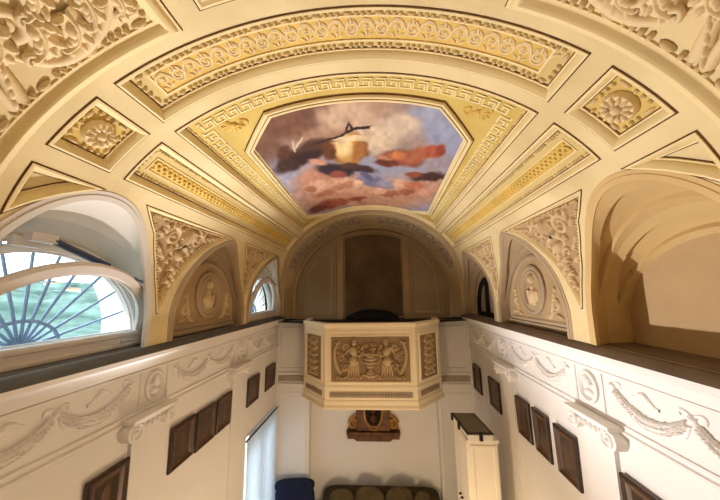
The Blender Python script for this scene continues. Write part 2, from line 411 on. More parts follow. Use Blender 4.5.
# ------------------------------------------------------------------ acanthus panels nearest the camera
for sd in(-1,1):
    sn='left' if sd<0 else 'right'
    sA=sx(1.245)
    t=thing('acanthus_panel','huge pale acanthus scroll relief in the top %s corner framed by a round moulding'%sn,'stucco relief',V(1.2,sd*(sA+1),0))
    path=[(-.4,sA),(1.80,sA),(1.80,sz(.15))]
    m=(lambda sd:(lambda u,v,h:V(u,sd*v,h)))(sd)
    mb=MB(); sweep(mb,path,[(-.055,-.01),(-.055,.016),(-.035,.022),(-.030,.034),(-.012,.058),(.012,.064),(.034,.046),(.044,.02),(.05,.014),(.075,.014),(.075,-.01)],m,closed=False)
    mb.build('round_moulding',M['band'],t,angle=50)
    lb=MB(); sweep(lb,path,[(-.062,-.01),(-.062,.003),(-.052,.003),(-.052,-.01)],m,closed=False); lb.build('outline',M['line'],t)
    bb=MB(); beads(bb,m,offset_open(path,.100),.025,.13,.006,False,4); bb.build('bead_string',M['bead'],t)
    r=MB()
    def q(y,x): return (y,sx(x))
    def stem(p,a,b,k=1.3): tube(r,m,p,taper(len(p),a,b),k,0,8)
    def aleaf(p0,p1,p2,p3,w,n=6,h=.75,side=0):
        """curling acanthus leaf: hollow spine and sharp overlapping lobes"""
        p=bez(p0,p1,p2,p3,20); tube(r,m,p,[w*(.25+.42*sin(PI*min(1,.12+.8*i/20))) for i in range(21)],.55,0,8); tube(r,m,p,taper(21,w*.12,w*.16),3.0,.01)
        for i in range(n):
            t=(i+.5)/n; j=int(t*19); c=p[j]; d=(p[j+1][0]-c[0],p[j+1][1]-c[1]); a=math.atan2(d[1],d[0]); ww=w*(1.15-.5*t)
            for sg in((1,-1) if side==0 else (side,)):
                for z_,(da,l,o) in enumerate(((.55,.42,.62),)):
                    aa=a+sg*da; blob(r,m,c[0]+cos(aa)*ww*o,c[1]+sin(aa)*ww*o,ww*l,ww*.24,aa,ww*h*.8,0,8,3)
        e=p[-1]; cp=spiral(e[0],e[1],w*.34,1.1,a,1,16); tube(r,m,cp,taper(len(cp),w*.14,w*.08),1.8,.03)
    # smooth rolled back of the big leaves along the moulding
    stem(bez(q(1.46,2.02),q(1.64,1.98),q(1.69,1.86),q(1.66,1.74),20),.018,.045)
    stem(bez(q(1.66,1.74),q(1.65,1.62),q(1.60,1.50),q(1.50,1.42),20),.045,.02)
    stem(bez(q(1.60,1.48),q(1.64,1.42),q(1.66,1.36),q(1.60,1.30),14),.018,.010)
    stem(spiral(*q(1.59,1.345),.05,1.3,0,-1,18),.014,.008)
    for a_ in((q(1.44,1.66),q(1.55,1.66),q(1.64,1.72),q(1.60,1.82),.13,4),(q(1.34,1.80),q(1.46,1.80),q(1.58,1.86),q(1.55,1.96),.13,4),(q(1.30,1.52),q(1.42,1.50),q(1.56,1.54),q(1.58,1.62),.12,4),(q(1.42,1.40),q(1.50,1.36),q(1.58,1.38),q(1.60,1.44),.10,4),
              (q(1.26,1.98),q(1.38,1.96),q(1.48,2.02),q(1.44,2.10),.12,4),(q(1.20,1.70),q(1.30,1.66),q(1.40,1.72),q(1.38,1.82),.12,4),(q(1.12,1.45),q(1.22,1.42),q(1.34,1.46),q(1.34,1.56),.12,4)): aleaf(*a_)
    # hanging husk and second scroll further down
    stem(bez(q(1.40,2.06),q(1.52,2.10),q(1.60,2.14),q(1.66,2.17),14),.03,.055); stem(bez(q(1.42,2.14),q(1.52,2.17),q(1.60,2.20),q(1.68,2.22),14),.025,.04)
    for j in range(4): blob(r,m,1.50+.05*j,sx(2.09+.035*j),.06,.02,.9,.07)
    stem(bez(q(1.10,2.2),q(1.3,2.28),q(1.5,2.34),q(1.6,2.42),16),.04,.06)
    aleaf(q(1.36,2.22),q(1.48,2.26),q(1.60,2.32),q(1.56,2.40),.12,4); aleaf(q(1.2,2.30),q(1.35,2.36),q(1.5,2.42),q(1.45,2.5),.14,4)
    stem(spiral(*q(1.30,1.60),.10,1.4,PI*.5,1,26),.035,.016); stem(spiral(*q(1.36,1.90),.09,1.4,PI*.2,-1,26),.035,.016)
    stem(bez(q(1.0,1.3),q(1.2,1.28),q(1.36,1.32),q(1.44,1.42),16),.05,.03)
    for j in range(6):
        blob(r,m,1.47+.06*cos(j),sx(1.53)+.06*sin(j),.05,.02,j,.06,.01); blob(r,m,1.44+.05*cos(j),sx(1.76)+.05*sin(j),.05,.018,j,.07,.01)
    r.build('acanthus_scroll',M['stucco'],t,angle=70)
# coffer near the crown, mostly above the frame
def crownP(s0): return [(.75,s0),(.75,s0+.95),(1.775,s0+.95),(1.775,s0)]
sC=sx(1.005)
panel('crown_coffer','sunk ceiling coffer at the vault crown, only a lower corner showing at the top edge',[(.75,-sC),(.75,sC),(1.775,sC),(1.775,-sC)],'vault',bead=False)
OCT=[(3.17,-.99),(3.17,.99),(3.63,1.42),(6.96,1.50),(7.36,1.10),(7.36,-1.10),(6.96,-1.50),(3.63,-1.42)]
# ------------------------------------------------------------------ key bordered panel and the painting
t,inn,dp=panel('key_border_panel','large yellow ceiling panel with a cream Greek key border surrounding the octagonal painting',P_key,'yfield',br=.013,reel=.09,fieldholes=[offset(OCT,-.10)])
m=V_at(-dp)
kb=MB()
def strip(p,q,w=.018):
    a=math.atan2(q[1]-p[1],q[0]-p[0]); c,s=cos(a)*w/2,sin(a)*w/2; L=max(1,int(math.dist(p,q)/.12)); rows=[]
    e0=(p[0]-c,p[1]-s); e1=(q[0]+c,q[1]+s)
    for h,k in((0,-1),(.010,-1),(.010,1),(0,1)):
        rows.append([m(e0[0]+(e1[0]-e0[0])*i/L-k*s,e0[1]+(e1[1]-e0[1])*i/L+k*c,h) for i in range(L+1)])
    kb.grid(rows)
def meander(p,q,inw,H=.15):
    L=math.dist(p,q); n=max(1,round(L/.15)); U=L/n; d=((q[0]-p[0])/L,(q[1]-p[1])/L)
    def T(u,v): return (p[0]+d[0]*u+inw[0]*v,p[1]+d[1]*u+inw[1]*v)
    x=U/5; y=H/4
    for i in range(n):
        o=i*U
        for a,b in(((0,0),(0,4)),((0,4),(4,4)),((4,4),(4,1.4)),((4,1.4),(2,1.4)),((2,1.4),(2,2.7)),((0,0),(-1,0)),((5,0),(4.0,0)) if i==n-1 else ((0,0),(0,1)),((2,0),(5,0))):
            strip(T(o+a[0]*x,a[1]*y),T(o+b[0]*x,b[1]*y))
e=.155
meander((2.66+e,-s1+e+.05),(2.66+e,s1-e-.05),(1,0),.125)
for sd in(-1,1): meander((2.66+e+.18,sd*(s1-e)),(7.35,sd*(s1-e)),(0,-sd),.115)
kb.build('key_pattern',M['key'],t,smooth=False)
# foliate sprays in the four corners
for (y,s,ay) in((3.06,1.42,1),(3.06,-1.42,1)):
    ob=MB(); sg=1 if s>0 else -1
    for k in(-1,1):
        pth=spiral(y+.05*k,s-.09*k*sg,.075,1.3,PI/2*(1+k),k*sg,22); tube(ob,m,pth,taper(len(pth),.018,.008),1.4)
    for j in range(7):
        a=PI*.25*sg+ (j-3)*.55+ (0 if sg>0 else -.0); blob(ob,m,y+.06*cos(a),s+.06*sin(a),.075,.022,a,.03)
    blob(ob,m,y,s,.04,.04,0,.045); ob.build('corner_spray',M['gold'],t)
pt=thing('ceiling_painting','octagonal painted sky scene with brown clouds and red drapery in a cream moulded frame',  'painting',V(5.3,0,0))
fm=MB(); sweep(fm,offset(OCT,-.115),[(0,-.066),(0,-.04),(.012,-.016),(.03,-.012),(.042,-.025),(.055,-.03),(.07,-.014),(.088,-.014),(.10,-.04),(.112,-.048),(.122,-.05),(.122,-.07)],V); fm.build('painting_frame',M['band'],pt,angle=35)
fl=MB(); sweep(fl,offset(OCT,-.058),[(0,-.034),(0,-.022),(.010,-.022),(.010,-.034)],V); sweep(fl,offset(OCT,-.122),[(0,-.056),(0,-.044),(.008,-.044),(.008,-.056)],V); fl.build('frame_outline',M['line'],pt)
BL=[
(3.701,-0.094,-0.262,0.997,0.667,-0.033,172,132,108,0.60),
(3.300,-0.513,0.072,0.283,0.315,-0.072,120,82,66,0.60),
(3.411,-0.936,0.167,0.360,0.315,-0.108,128,86,66,0.70),
(3.950,-1.333,0.466,0.119,0.298,-0.299,122,84,64,0.70),
(3.770,0.546,0.017,0.342,0.418,-0.015,222,196,172,0.40),
(4.080,0.218,-0.064,0.440,0.431,-0.008,218,190,160,0.50),
(3.464,-0.113,0.020,0.386,0.313,-0.034,206,172,142,0.60),
(4.213,0.828,-0.133,0.283,0.443,0.052,165,140,130,0.70),
(3.514,1.092,-0.118,0.228,0.470,0.099,150,155,185,0.60),
(3.305,0.885,-0.019,0.237,0.150,0.008,158,162,188,0.60),
(4.885,-1.320,0.797,0.081,0.259,-0.312,160,158,180,0.60),
(6.068,-1.312,0.775,0.065,0.313,-0.305,165,160,182,0.60),
(6.303,-0.580,0.460,0.981,0.941,-0.158,204,146,112,0.60),
(6.677,0.562,-0.663,0.846,1.143,0.042,210,152,118,0.60),
(5.280,-0.901,0.062,0.379,0.584,-0.084,196,136,108,0.60),
(5.561,1.257,-0.291,0.278,0.720,0.122,190,140,115,0.60),
(5.801,-0.301,0.033,0.763,0.396,-0.039,214,160,128,0.60),
(4.465,1.294,-0.189,0.226,0.280,0.060,155,140,150,0.60),
(4.336,-1.084,-0.083,0.323,0.288,-0.023,70,46,42,0.35),
(4.136,-0.677,0.011,0.279,0.249,-0.033,86,56,46,0.35),
(4.022,-1.119,-0.081,0.131,0.161,0.009,96,58,46,0.40),
(4.333,-0.831,-0.006,0.213,0.177,-0.020,60,40,40,0.40),
(4.360,-0.185,0.035,0.307,0.512,-0.053,150,92,48,0.25),
(4.335,-0.199,0.033,0.236,0.453,-0.049,214,160,82,0.30),
(4.239,-0.240,0.074,0.127,0.322,-0.068,240,206,140,0.50),
(4.451,-0.048,0.041,0.083,0.439,-0.069,180,112,52,0.50),
(4.276,-0.478,0.035,0.101,0.334,-0.057,110,64,40,0.40),
(4.037,-0.052,-0.032,0.320,0.078,-0.004,226,196,150,0.30),
(3.934,-0.263,-0.043,0.096,0.054,0.003,240,214,170,0.30),
(3.889,-0.257,-0.166,0.444,0.028,0.000,58,36,32,0.30),
(3.779,0.001,-0.037,0.176,0.034,0.000,50,32,30,0.30),
(3.695,-0.130,0.011,0.017,0.126,-0.033,60,36,32,0.30),
(3.745,-0.075,-0.012,0.018,0.112,0.018,60,36,32,0.30),
(3.753,0.142,0.000,0.037,0.034,-0.001,50,32,30,0.30),
(3.878,-0.843,0.019,0.008,0.134,-0.095,220,196,160,0.30),
(3.940,-0.937,0.004,0.014,0.164,-0.033,210,180,150,0.30),
(4.618,0.653,-0.045,0.380,0.342,0.003,148,78,56,0.35),
(4.458,0.857,-0.197,0.234,0.225,0.042,178,98,66,0.40),
(4.154,1.125,-0.193,0.131,0.152,0.058,178,86,58,0.30),
(4.072,1.210,-0.039,0.061,0.130,0.028,150,64,44,0.40),
(4.514,0.591,-0.038,0.127,0.170,0.010,206,120,70,0.40),
(4.680,0.376,0.102,0.163,0.124,-0.018,196,130,96,0.40),
(4.841,0.436,0.034,0.231,0.138,-0.007,110,52,40,0.40),
(5.082,1.177,-0.237,0.271,0.185,0.031,76,46,44,0.40),
(5.149,0.938,-0.061,0.152,0.121,0.010,150,76,52,0.40),
(5.053,-0.474,0.246,0.307,0.254,-0.057,58,44,52,0.35),
(5.058,-0.105,0.176,0.358,0.145,-0.022,70,48,48,0.40),
(5.242,-0.469,0.060,0.160,0.188,-0.026,146,76,58,0.40),
(4.583,-0.719,0.155,0.141,0.098,-0.032,205,150,120,0.40),
(4.920,-0.214,0.029,0.153,0.127,-0.013,90,60,52,0.40),
(5.723,0.186,0.168,0.323,0.302,-0.034,120,120,152,0.40),
(5.872,0.463,0.032,0.236,0.241,-0.009,150,140,160,0.40),
(5.439,0.062,0.175,0.109,0.117,-0.031,100,96,130,0.40),
(5.751,0.699,-0.058,0.119,0.229,0.015,222,166,132,0.40),
(5.675,1.000,-0.050,0.182,0.223,0.012,196,112,80,0.40),
(5.850,1.198,0.007,0.149,0.195,0.004,214,150,118,0.40),
(6.082,0.902,-0.128,0.174,0.165,0.016,170,96,70,0.40),
(5.555,-0.962,0.064,0.236,0.277,-0.041,222,168,134,0.40),
(5.585,-1.075,0.100,0.106,0.129,-0.031,180,112,84,0.40),
(5.859,-0.449,-0.118,0.420,0.176,-0.008,200,130,98,0.40),
(5.772,-0.125,0.017,0.110,0.153,-0.011,226,176,142,0.40),
(6.065,-0.847,0.071,0.242,0.162,-0.021,176,110,82,0.40),
(6.794,-0.914,0.101,0.268,0.356,-0.045,158,72,54,0.40),
(6.829,-0.651,0.127,0.202,0.307,-0.042,176,88,62,0.40),
(6.886,-0.146,0.129,0.272,0.239,-0.023,150,70,52,0.40),
(7.064,-0.342,0.054,0.148,0.222,-0.020,210,150,116,0.40),
(6.800,-1.199,0.115,0.199,0.243,-0.038,122,62,54,0.40),
(6.394,0.552,-0.101,0.220,0.186,0.007,178,104,78,0.40),
(6.318,0.324,-0.029,0.134,0.183,0.001,222,170,138,0.40),
(7.026,0.161,0.032,0.331,0.224,-0.010,214,156,124,0.40)
]
pb=MB(); ny,ns=300,210
rows=[]; OCO=offset(OCT,-.02)
for i in range(ny+1):
    y=3.12+4.40*i/ny; rows.append([V(y,-1.56+3.12*j/ns,-.054) for j in range(ns+1)])
pb.add([p for r in rows for p in r],[(i*(ns+1)+j,i*(ns+1)+j+1,(i+1)*(ns+1)+j+1,(i+1)*(ns+1)+j) for i in range(ny) for j in range(ns) if inside((3.12+4.40*(i+.5)/ny,-1.56+3.12*(j+.5)/ns),OCO)]); po=pb.build('painted_canvas',M['band'],pt)
Yg,Sg=np.meshgrid(np.linspace(3.12,7.52,ny+1),np.linspace(-1.56,1.56,ns+1),indexing='ij')
rngp=np.random.default_rng(3)
def vnoise(fy,fs,seed):
    r=np.random.default_rng(seed); g=r.random((40,40)); y=(Yg-3.12)*fy; s=(Sg+1.56)*fs
    y0=np.floor(y).astype(int); s0=np.floor(s).astype(int); a=y-y0; b=s-s0; a=a*a*(3-2*a); b=b*b*(3-2*b); q=lambda i,j:g[i%40,j%40]
    return (q(y0,s0)*(1-a)*(1-b)+q(y0+1,s0)*a*(1-b)+q(y0,s0+1)*(1-a)*b+q(y0+1,s0+1)*a*b)-.5
n1=vnoise(2.2,4,1); n2=vnoise(5,9,2); n3=vnoise(9,18,5); n4=vnoise(16,30,8); wy=n1*.14+n2*.10+n4*.04; ws=n2*.06+n3*.05+n4*.02
img=np.zeros(Yg.shape+(3,)); t1=np.clip((Sg+1.5)/3,0,1)[...,None]
img[:]=np.array([160,150,160])*(1-t1)+np.array([150,155,186])*t1
for b in BL:
    cy,cs,ay,as_,by,bs,r,g,bb,soft=b; dy=Yg+wy*min(1,abs(ay)+abs(by)+.3)-cy; dsn=Sg+ws*min(1,abs(as_)*3+.2)-cs; det=ay*bs-as_*by
    if abs(det)<1e-7: continue
    u=(dy*bs-dsn*by)/det; v=(ay*dsn-as_*dy)/det; d=np.sqrt(u*u+v*v)
    soft=min(.8,soft*1.35); w=.93*np.clip((1+soft*.55-d)/(soft*1.1),0,1); w=(w*w*(3-2*w))[...,None]
    sh=1+.05*(n2+n3)[...,None]*2
    img=img*(1-w)+np.array([r,g,bb])*sh*w
img*=1+.05*n3[...,None]+.06*n1[...,None]
g_=img.mean(-1,keepdims=True); img=(g_+(img-g_)*.88)*.93; img=np.clip(img/255,0,1); img=np.where(img<=.04045,img/12.92,((img+.055)/1.055)**2.4)
ca=po.data.color_attributes.new('paint','FLOAT_COLOR','POINT')
ca.data.foreach_set('color',np.concatenate([img,np.ones(img.shape[:2]+(1,))],-1).astype(np.float32).ravel())
pm=bpy.data.materials.new('oil painted canvas'); pm.use_nodes=True; nt=pm.node_tree; an=nt.nodes.new('ShaderNodeAttribute'); an.attribute_name='paint'
nt.links.new(an.outputs['Color'],nt.nodes['Principled BSDF'].inputs['Base Color']); nt.nodes['Principled BSDF'].inputs['Roughness'].default_value=.75
nt.nodes['Principled BSDF'].inputs['Specular IOR Level'].default_value=.2
po.data.materials[0]=pm
# ------------------------------------------------------------------ lunettes
def curve3(sd,st_):
    if st_[0] is None: return [(prof(sd*sz(z))[0],y,z) for y,z in selli(*st_[1:])]
    return [(sd*st_[0],y,z) for y,z in selli(*st_[1:])]
def loft(mb,c0,c1,K=16,sink=0,k0=.2,k1=.88,margin=.16,t0=6,t1=None):
    n=len(c0); t1=t1 if t1 else n-7; rows=[]
    for k in range(K+1):
        f=k/K; row=[]
        for i in range(n):
            p=Vector(c0[i]).lerp(Vector(c1[i]),f)
            if sink and t0<=i<=t1:
                L=(Vector(c1[i])-Vector(c0[i])).length
                lo=k0; hi=k1; LUNQ=1
                ins=min(i-t0,t1-i)
                fr=min(1,max(0,(L-.10)/.2))*min(1,ins/14)**.6; mid=(lo+hi)/2; lo=mid-(mid-lo)*fr; hi=mid+(hi-mid)*fr
                if lo<f<hi and ins>0:
                    a=Vector(c0[min(i+1,n-1)])-Vector(c0[max(i-1,0)]); b=Vector(c1[i])-Vector(c0[i]); nn=a.cross(b).normalized()
                    cen=Vector((p.x,LUNC,-.2)); nn=nn if nn.dot(p-cen)>0 else -nn
                    p=p+nn*sink
            row.append(tuple(p))
        rows.append(row)
    mb.grid(rows)
def rimband(sd,i,name_mat):
    """flat raised archivolt round a lunette opening"""
    P=rim(i,sd); P=P if sd>0 else P
    mb=MB(); mm=V
    sg=1 if area(P+[P[0]])>0 else -1
    pr=[(0,-.03),(0,.012),(.055,.016),(.06,.008),(.10,.008),(.104,-.01)]
    rows=[]
    for d,h in pr:
        Q=offset_open(P,-d*sg); Q=[(q[0],max(-SM,min(SM,q[1]))) for q in Q]; rows.append([mm(q[0],q[1],h) for q in Q])
    mb.grid(rows); return mb
STG={(-1,1):[(None,)+LUN[1],(2.95,2.76,1.18,.78,-.35,2.2),(3.20,2.78,1.24,.62,-.5,2.2)],
     (1,1):[(None,)+LUN[1],(2.95,2.73,1.02,.74,-.35,2),(3.24,2.75,1.02,.48,-.4,2)],
     (-1,2):[(None,)+LUN[2],(2.9,5.22,1.03,.74,-.35,1.6)],(1,2):[(None,)+LUN[2],(2.9,5.22,1.03,.74,-.35,1.6)],
     (-1,3):[(None,)+LUN[3],(2.86,7.68,.95,.62,-.35,1.8),(3.0,7.7,.93,.5,-.4,2)],
     (1,3):[(None,)+LUN[3],(2.86,7.68,.95,.62,-.35,1.8),(3.0,7.7,.72,.36,-.4,2)]}
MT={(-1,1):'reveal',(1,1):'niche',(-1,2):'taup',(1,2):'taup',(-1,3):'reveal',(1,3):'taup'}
nl=0
for (sd,i),stg in STG.items():
    nl+=1; LUNC=LUN[i][0]; mb=MB(); cs=[curve3(sd,q) for q in stg]
    sunk=.05
    for k in range(len(cs)-1): loft(mb,cs[k],cs[k+1],36,0 if (sd,i)==(-1,1) else sunk, .30,.80)
    nm='left' if sd<0 else 'right'
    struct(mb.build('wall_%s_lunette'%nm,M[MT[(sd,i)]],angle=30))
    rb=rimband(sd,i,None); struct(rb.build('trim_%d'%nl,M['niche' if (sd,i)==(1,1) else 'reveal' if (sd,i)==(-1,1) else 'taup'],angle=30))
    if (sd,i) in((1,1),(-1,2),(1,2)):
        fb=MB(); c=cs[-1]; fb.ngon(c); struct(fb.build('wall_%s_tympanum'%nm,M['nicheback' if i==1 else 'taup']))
# ------------------------------------------------------------------ medallion tympana
for sd in(-1,1):
    nm='left' if sd<0 else 'right'
    t=thing('medallion_relief','oval portrait medallion relief with leaf corners inside the middle lunette on the %s'%nm,'stucco relief',(sd*2.9,5.2,-.5))
    m=(lambda sd:(lambda u,v,h:(sd*(2.9-h),u,v)))(sd)
    c=5.24; P=[(c-.88,-.50),(c-.86,-.2)]+[(c-.86*cos(PI*i/24),-.2+.80*sin(PI*i/24)**1.25) for i in range(1,24)]+[(c+.86,-.2),(c+.88,-.50)]
    P=P[::-1]
    mb=MB(); sweep(mb,P,[(-.02,0),(-.02,.03),(.02,.04),(.035,.03),(.05,.012),(.06,.012)],m); sweep(mb,[(c-.97,-.53),(c+.97,-.53),(c+.97,-.60),(c-.97,-.60)],[(0,0),(.0,.05),(.02,.06),(.035,.06)],m); mb.build('moulding',M['taup'],t,angle=40)
    fb=MB(); fb.ngon([m(p[0],p[1],.013) for p in P]); fb.build('field',M['tan'],t)
    E0=[(c+.40*cos(a),.02+.42*sin(a)) for a in [2*PI*i/40 for i in range(40)]]
    ob=MB(); sweep(ob,E0,[(0,0),(0,.05),(.02,.065),(.05,.065),(.065,.045),(.08,.045),(.09,.06),(.12,.06),(.135,.04),(.14,.012)],m,step=.2); ob.build('oval_frame',M['taup'],t,angle=40)
    r=MB(); b0=.012
    blob(r,m,c+.01,.20,.065,.085,0,.085,b0,10,4); blob(r,m,c+.02,.235,.075,.06,.3,.06,b0)
    blob(r,m,c,.05,.05,.08,0,.05,b0); blob(r,m,c-.01,-.09,.13,.14,.2,.085,b0,10,4); blob(r,m,c+.06,-.13,.09,.12,-.5,.07,b0)
    tube(r,m,bez((c+.12,.02),(c+.2,-.1),(c+.08,-.16),(c-.03,-.10)),taper(15,.04,.03),1.2,b0); tube(r,m,bez((c-.12,-.02),(c-.17,-.12),(c-.12,-.2),(c-.03,-.22)),taper(15,.04,.028),1.2,b0)
    for j in range(4): tube(r,m,bez((c-.12+.07*j,-.14),(c-.14+.08*j,-.2),(c-.10+.07*j,-.26),(c-.08+.05*j,-.30),8),.014,1.5,b0+.03)
    r.build('portrait_relief',M['tanstucco'],t)
    for k in(-1,1):
        f=MB(); x=c+k*.60
        p=spiral(x+.02*k,-.22,.09,1.4,PI/2,-k,22); tube(f,m,p,taper(len(p),.026,.012),1.4,b0)
        for j in range(6): blob(f,m,x+k*(.02*j-.06)+.0,-.36+.075*j,.09-.008*j,.028,(PI/2-k*.9)+k*.2*j,.05,b0)
        blob(f,m,x+k*.10,-.38,.10,.03,-k*.3,.05,b0); blob(f,m,x-k*.12,-.40,.09,.03,k*.4,.05,b0)
        f.build('corner_foliage',M['tanstucco'],t)
# ------------------------------------------------------------------ ledges, walls
WX=2.75; YE=8.7; YR=9.0; ZB=-ZF
for k,sd in((11,-1),(12,1)):
    mb=MB(); pr=[(WX,-.90),(2.715,-.895),(2.705,-.85),(2.685,-.80),(2.655,-.775),(2.625,-.765),(2.60,-.745),(2.60,-.70)]
    mb.grid([[(sd*x,y,z) for y in np.linspace(YN,YE,40)] for x,z in pr]); o=mb.build('trim_%d'%k,M['wall'],angle=30); struct(o)
    lb=MB(); pr=[(2.60,-.70),(2.61,-.685),(2.69,-.63),(2.705,-.622),(3.12 if sd<0 else 3.5,-.622)]
    lb.grid([[(sd*x,y,z) for y in np.linspace(YN,9.4,40)] for x,z in pr]); struct(lb.build('trim_%d'%(k+2),M['ledgeg' if sd<0 else 'ledge'],angle=30))
def wallside(sd):
    mb=MB(); x=sd*WX
    def q(y0,y1,z0,z1): mb.ngon([(x,y0,z0),(x,y1,z0),(x,y1,z1),(x,y0,z1)])
    if sd<0:
        q(YN,6.78,ZB,-.62); q(6.78,8.56,-3.10,-.62); q(8.56,YR+.4,ZB,-.62)
        for a,b in(((6.78,ZB),(6.78,-3.10)),((6.78,-3.10),(8.56,-3.10)),((8.56,-3.10),(8.56,ZB))):
            mb.ngon([(x,a[0],a[1]),(x,b[0],b[1]),(x-.45,b[0],b[1]),(x-.45,a[0],a[1])])
    else: q(YN,YR+.4,ZB,-.62)
    # architrave and frieze mouldings
    for prf in([(0,-1.385),(.018,-1.39),(.022,-1.41),(.010,-1.425),(.010,-1.445),(.03,-1.455),(.034,-1.475),(.012,-1.50),(0,-1.51)],[(0,-.905),(.02,-.91),(.02,-.935),(0,-.945)]):
        mb.grid([[(x-sd*d,y,z) for y in np.linspace(YN,YE,30)] for d,z in prf])
    return mb
struct(wallside(-1).build('wall_left',M['wall'],smooth=False)); struct(wallside(1).build('wall_right',M['wall'],smooth=False))
xw=MB(); xw.ngon([(3.55,YN,-.70),(3.55,9.5,-.70),(3.55,9.5,2.6),(3.55,YN,2.6)]); struct(xw.build('wall_right_outer',M['ext']))  # unseen plane added to stop outside light leaking in on the right
xw=MB(); xw.ngon([(-3.7,9.45,-1.0),(3.7,9.45,-1.0),(3.7,9.45,2.7),(-3.7,9.45,2.7)]); struct(xw.build('wall_far_outer',M['ext']))  # unseen plane added behind the loft to close light leaks
xw=MB(); xw.ngon([(-3.25,YN,2.62),(3.6,YN,2.62),(3.6,9.5,2.62),(-3.25,9.5,2.62)]); struct(xw.build('ceiling_outer',M['ext']))  # unseen flat sheet added to keep sun out of the cavity round the vault
fb=MB(); fb.ngon([(-3.6,YN,ZB),(3.6,YN,ZB),(3.6,YR+.5,ZB),(-3.6,YR+.5,ZB)]); struct(fb.build('floor',M['floor']))
nb=MB(); nb.ngon([(-3.6,YN,ZB),(3.6,YN,ZB),(3.6,YN,2.4),(-3.6,YN,2.4)]); struct(nb.build('wall_near',M['wall']))
# far wall below the loft: two side piers and a recess
wb=MB()
for sd in(-1,1):
    x0,x1=sd*WX,sd*1.80
    wb.ngon([(x0,YE,ZB),(x1,YE,ZB),(x1,YE,-.76),(x0,YE,-.76)]); wb.ngon([(x1,YE,ZB),(x1,YR,ZB),(x1,YR,-.76),(x1,YE,-.76)])
    f=lambda u,v,h:(u,YE-h,v)
    a,b=sorted((sd*1.86,sd*2.68))
    sweep(wb,[(a,-2.12),(a,-.95),(b,-.95),(b,-2.12)],[(0,0),(.0,.015),(.03,.02),(.05,.004),(.05,0)],f)
    for z0,z1 in((-2.20,-2.26),(-2.50,-2.60)): sweep(wb,[(a-.05,z0),(a-.05,z1),(b+.05,z1),(b+.05,z0)],[(0,0),(0,.03),(.02,.04),(.03,.04)],f); wb.ngon([f(a-.02,z0-.03,.04),f(b+.02,z0-.03,.04),f(b+.02,z1+.03,.04),f(a-.02,z1+.03,.04)])
    sweep(wb,[(a,-6.6),(a,-2.75),(b,-2.75),(b,-6.6)],[(0,0),(.0,.012),(.02,.012),(.035,0)],f)
wb.ngon([(-1.80,YR,ZB),(1.80,YR,ZB),(1.80,YR,-.76),(-1.80,YR,-.76)])
struct(wb.build('wall_far',M['wall'],smooth=False))
for sd in(-1,1):
    a,b=sorted((sd*1.9,sd*2.70)); g=MB(); g.box(a,b,YE-.025,YE,-2.45,-2.30); tag(g.build('ornament_strip',M['strip'],loc=((a+b)/2,YE,-2.45)),'grey ornamental strip on the far wall, %s of the balcony'%('left' if sd<0 else 'right'),'trim strip')
# ------------------------------------------------------------------ end arch, loft back wall
YB=9.2
def backarch(t,k=1.0): return (.02+2.36*k*cos(t),YB,-.1+2.12*k*sin(t))
N=60
oc=[];ic=[]
for i in range(N+1):
    s=-SM+2*SM*i/N
    oc.append(V(yend(s),s,0))
    x,z,_,_=prof(s)
    if abs(s)>SQ: ic.append((math.copysign(2.36,s)+.02,YB,z-.2 if z-.2>-.76 else -.76))
    else:
        tt=math.atan2((z-Z0)/B,x/A); ic.append(backarch(tt))
eb=MB()
def lerp(a,b,f): return tuple(a[k]+(b[k]-a[k])*f for k in range(3))
fr=[(0,0),(.0,-.03),(.03,-.035),(.06,-.02),(.10,-.02),(.12,-.045),(.17,-.045),(.19,-.015),(.22,-.015),(.24,.03),(.85,.03),(.87,-.01),(.95,-.01),(1,0)]
rows=[]
for f,h in fr:
    row=[]
    for i in range(N+1):
        p=lerp(oc[i],ic[i],f); l=math.hypot(p[0],p[2]+.1); k=1+h/l
        row.append((p[0]*k,p[1],(p[2]+.1)*k-.1 if p[2]>-.1 else p[2]))
    rows.append(row)
eb.grid(rows); struct(eb.build('trim_20',M['loftband'],angle=25))
# scroll relief on the soffit of the end arch
t=thing('arch_soffit_relief','dark leaf scroll relief lining the soffit of the end arch over the loft','stucco relief',(0,8.6,-.6))
def ms(u,v,h):
    i=max(0,min(N-1e-6,u*N)); a=int(i); q=i-a; p0=lerp(oc[a],oc[a+1],q); p1=lerp(ic[a],ic[a+1],q); p=lerp(p0,p1,v); l=math.hypot(p[0],p[2]+.1); k=1-(h-.03)/l
    return (p[0]*k,p[1],(p[2]+.1)*k-.1)
for sd in(-1,1):
    r=MB()
    for j in range(9):
        u=.5+sd*(.045+.034*j)
        p=spiral(u,.5,.013,1.3,PI*(j%2),1 if j%2 else -1,18)
        def mm(a,b,h): return ms(a,.5+(b-.5)*14,h)
        tube(r,mm,p,taper(len(p),.0036,.002),24); blob(r,mm,u+.016*sd,.5,.009,.004,.6,.05); blob(r,mm,u+.016*sd,.507,.007,.004,-.6,.05); blob(r,mm,u+.014*sd,.492,.007,.004,.9,.05)
    r.build('leaf_scroll',M['loft'],t)
bw=MB(); bw.ngon([backarch(PI*i/40,1.01) for i in range(41)]+[(-2.36,YB,-.76),(2.40,YB,-.76)]); struct(bw.build('wall_loft',M['loft']))
mf=lambda u,v,h:(u,YB-h,v)
cx0,cx1=-.84,1.00
pb=MB()
for a,b in((-1.04,-.86),(1.01,1.18)): 
    pb.box(a,b,YB-.07,YB,-.76,1.92 if a<0 else 1.90)
    pb.box(a+.0,b-.0,YB-.09,YB,-.76,-.62)
zt=lambda x:-.1+2.12*math.sqrt(1-((x-.02)/2.36)**2)
arcb=[(x,zt(x)-.04) for x in np.linspace(-1.04,1.18,16)]
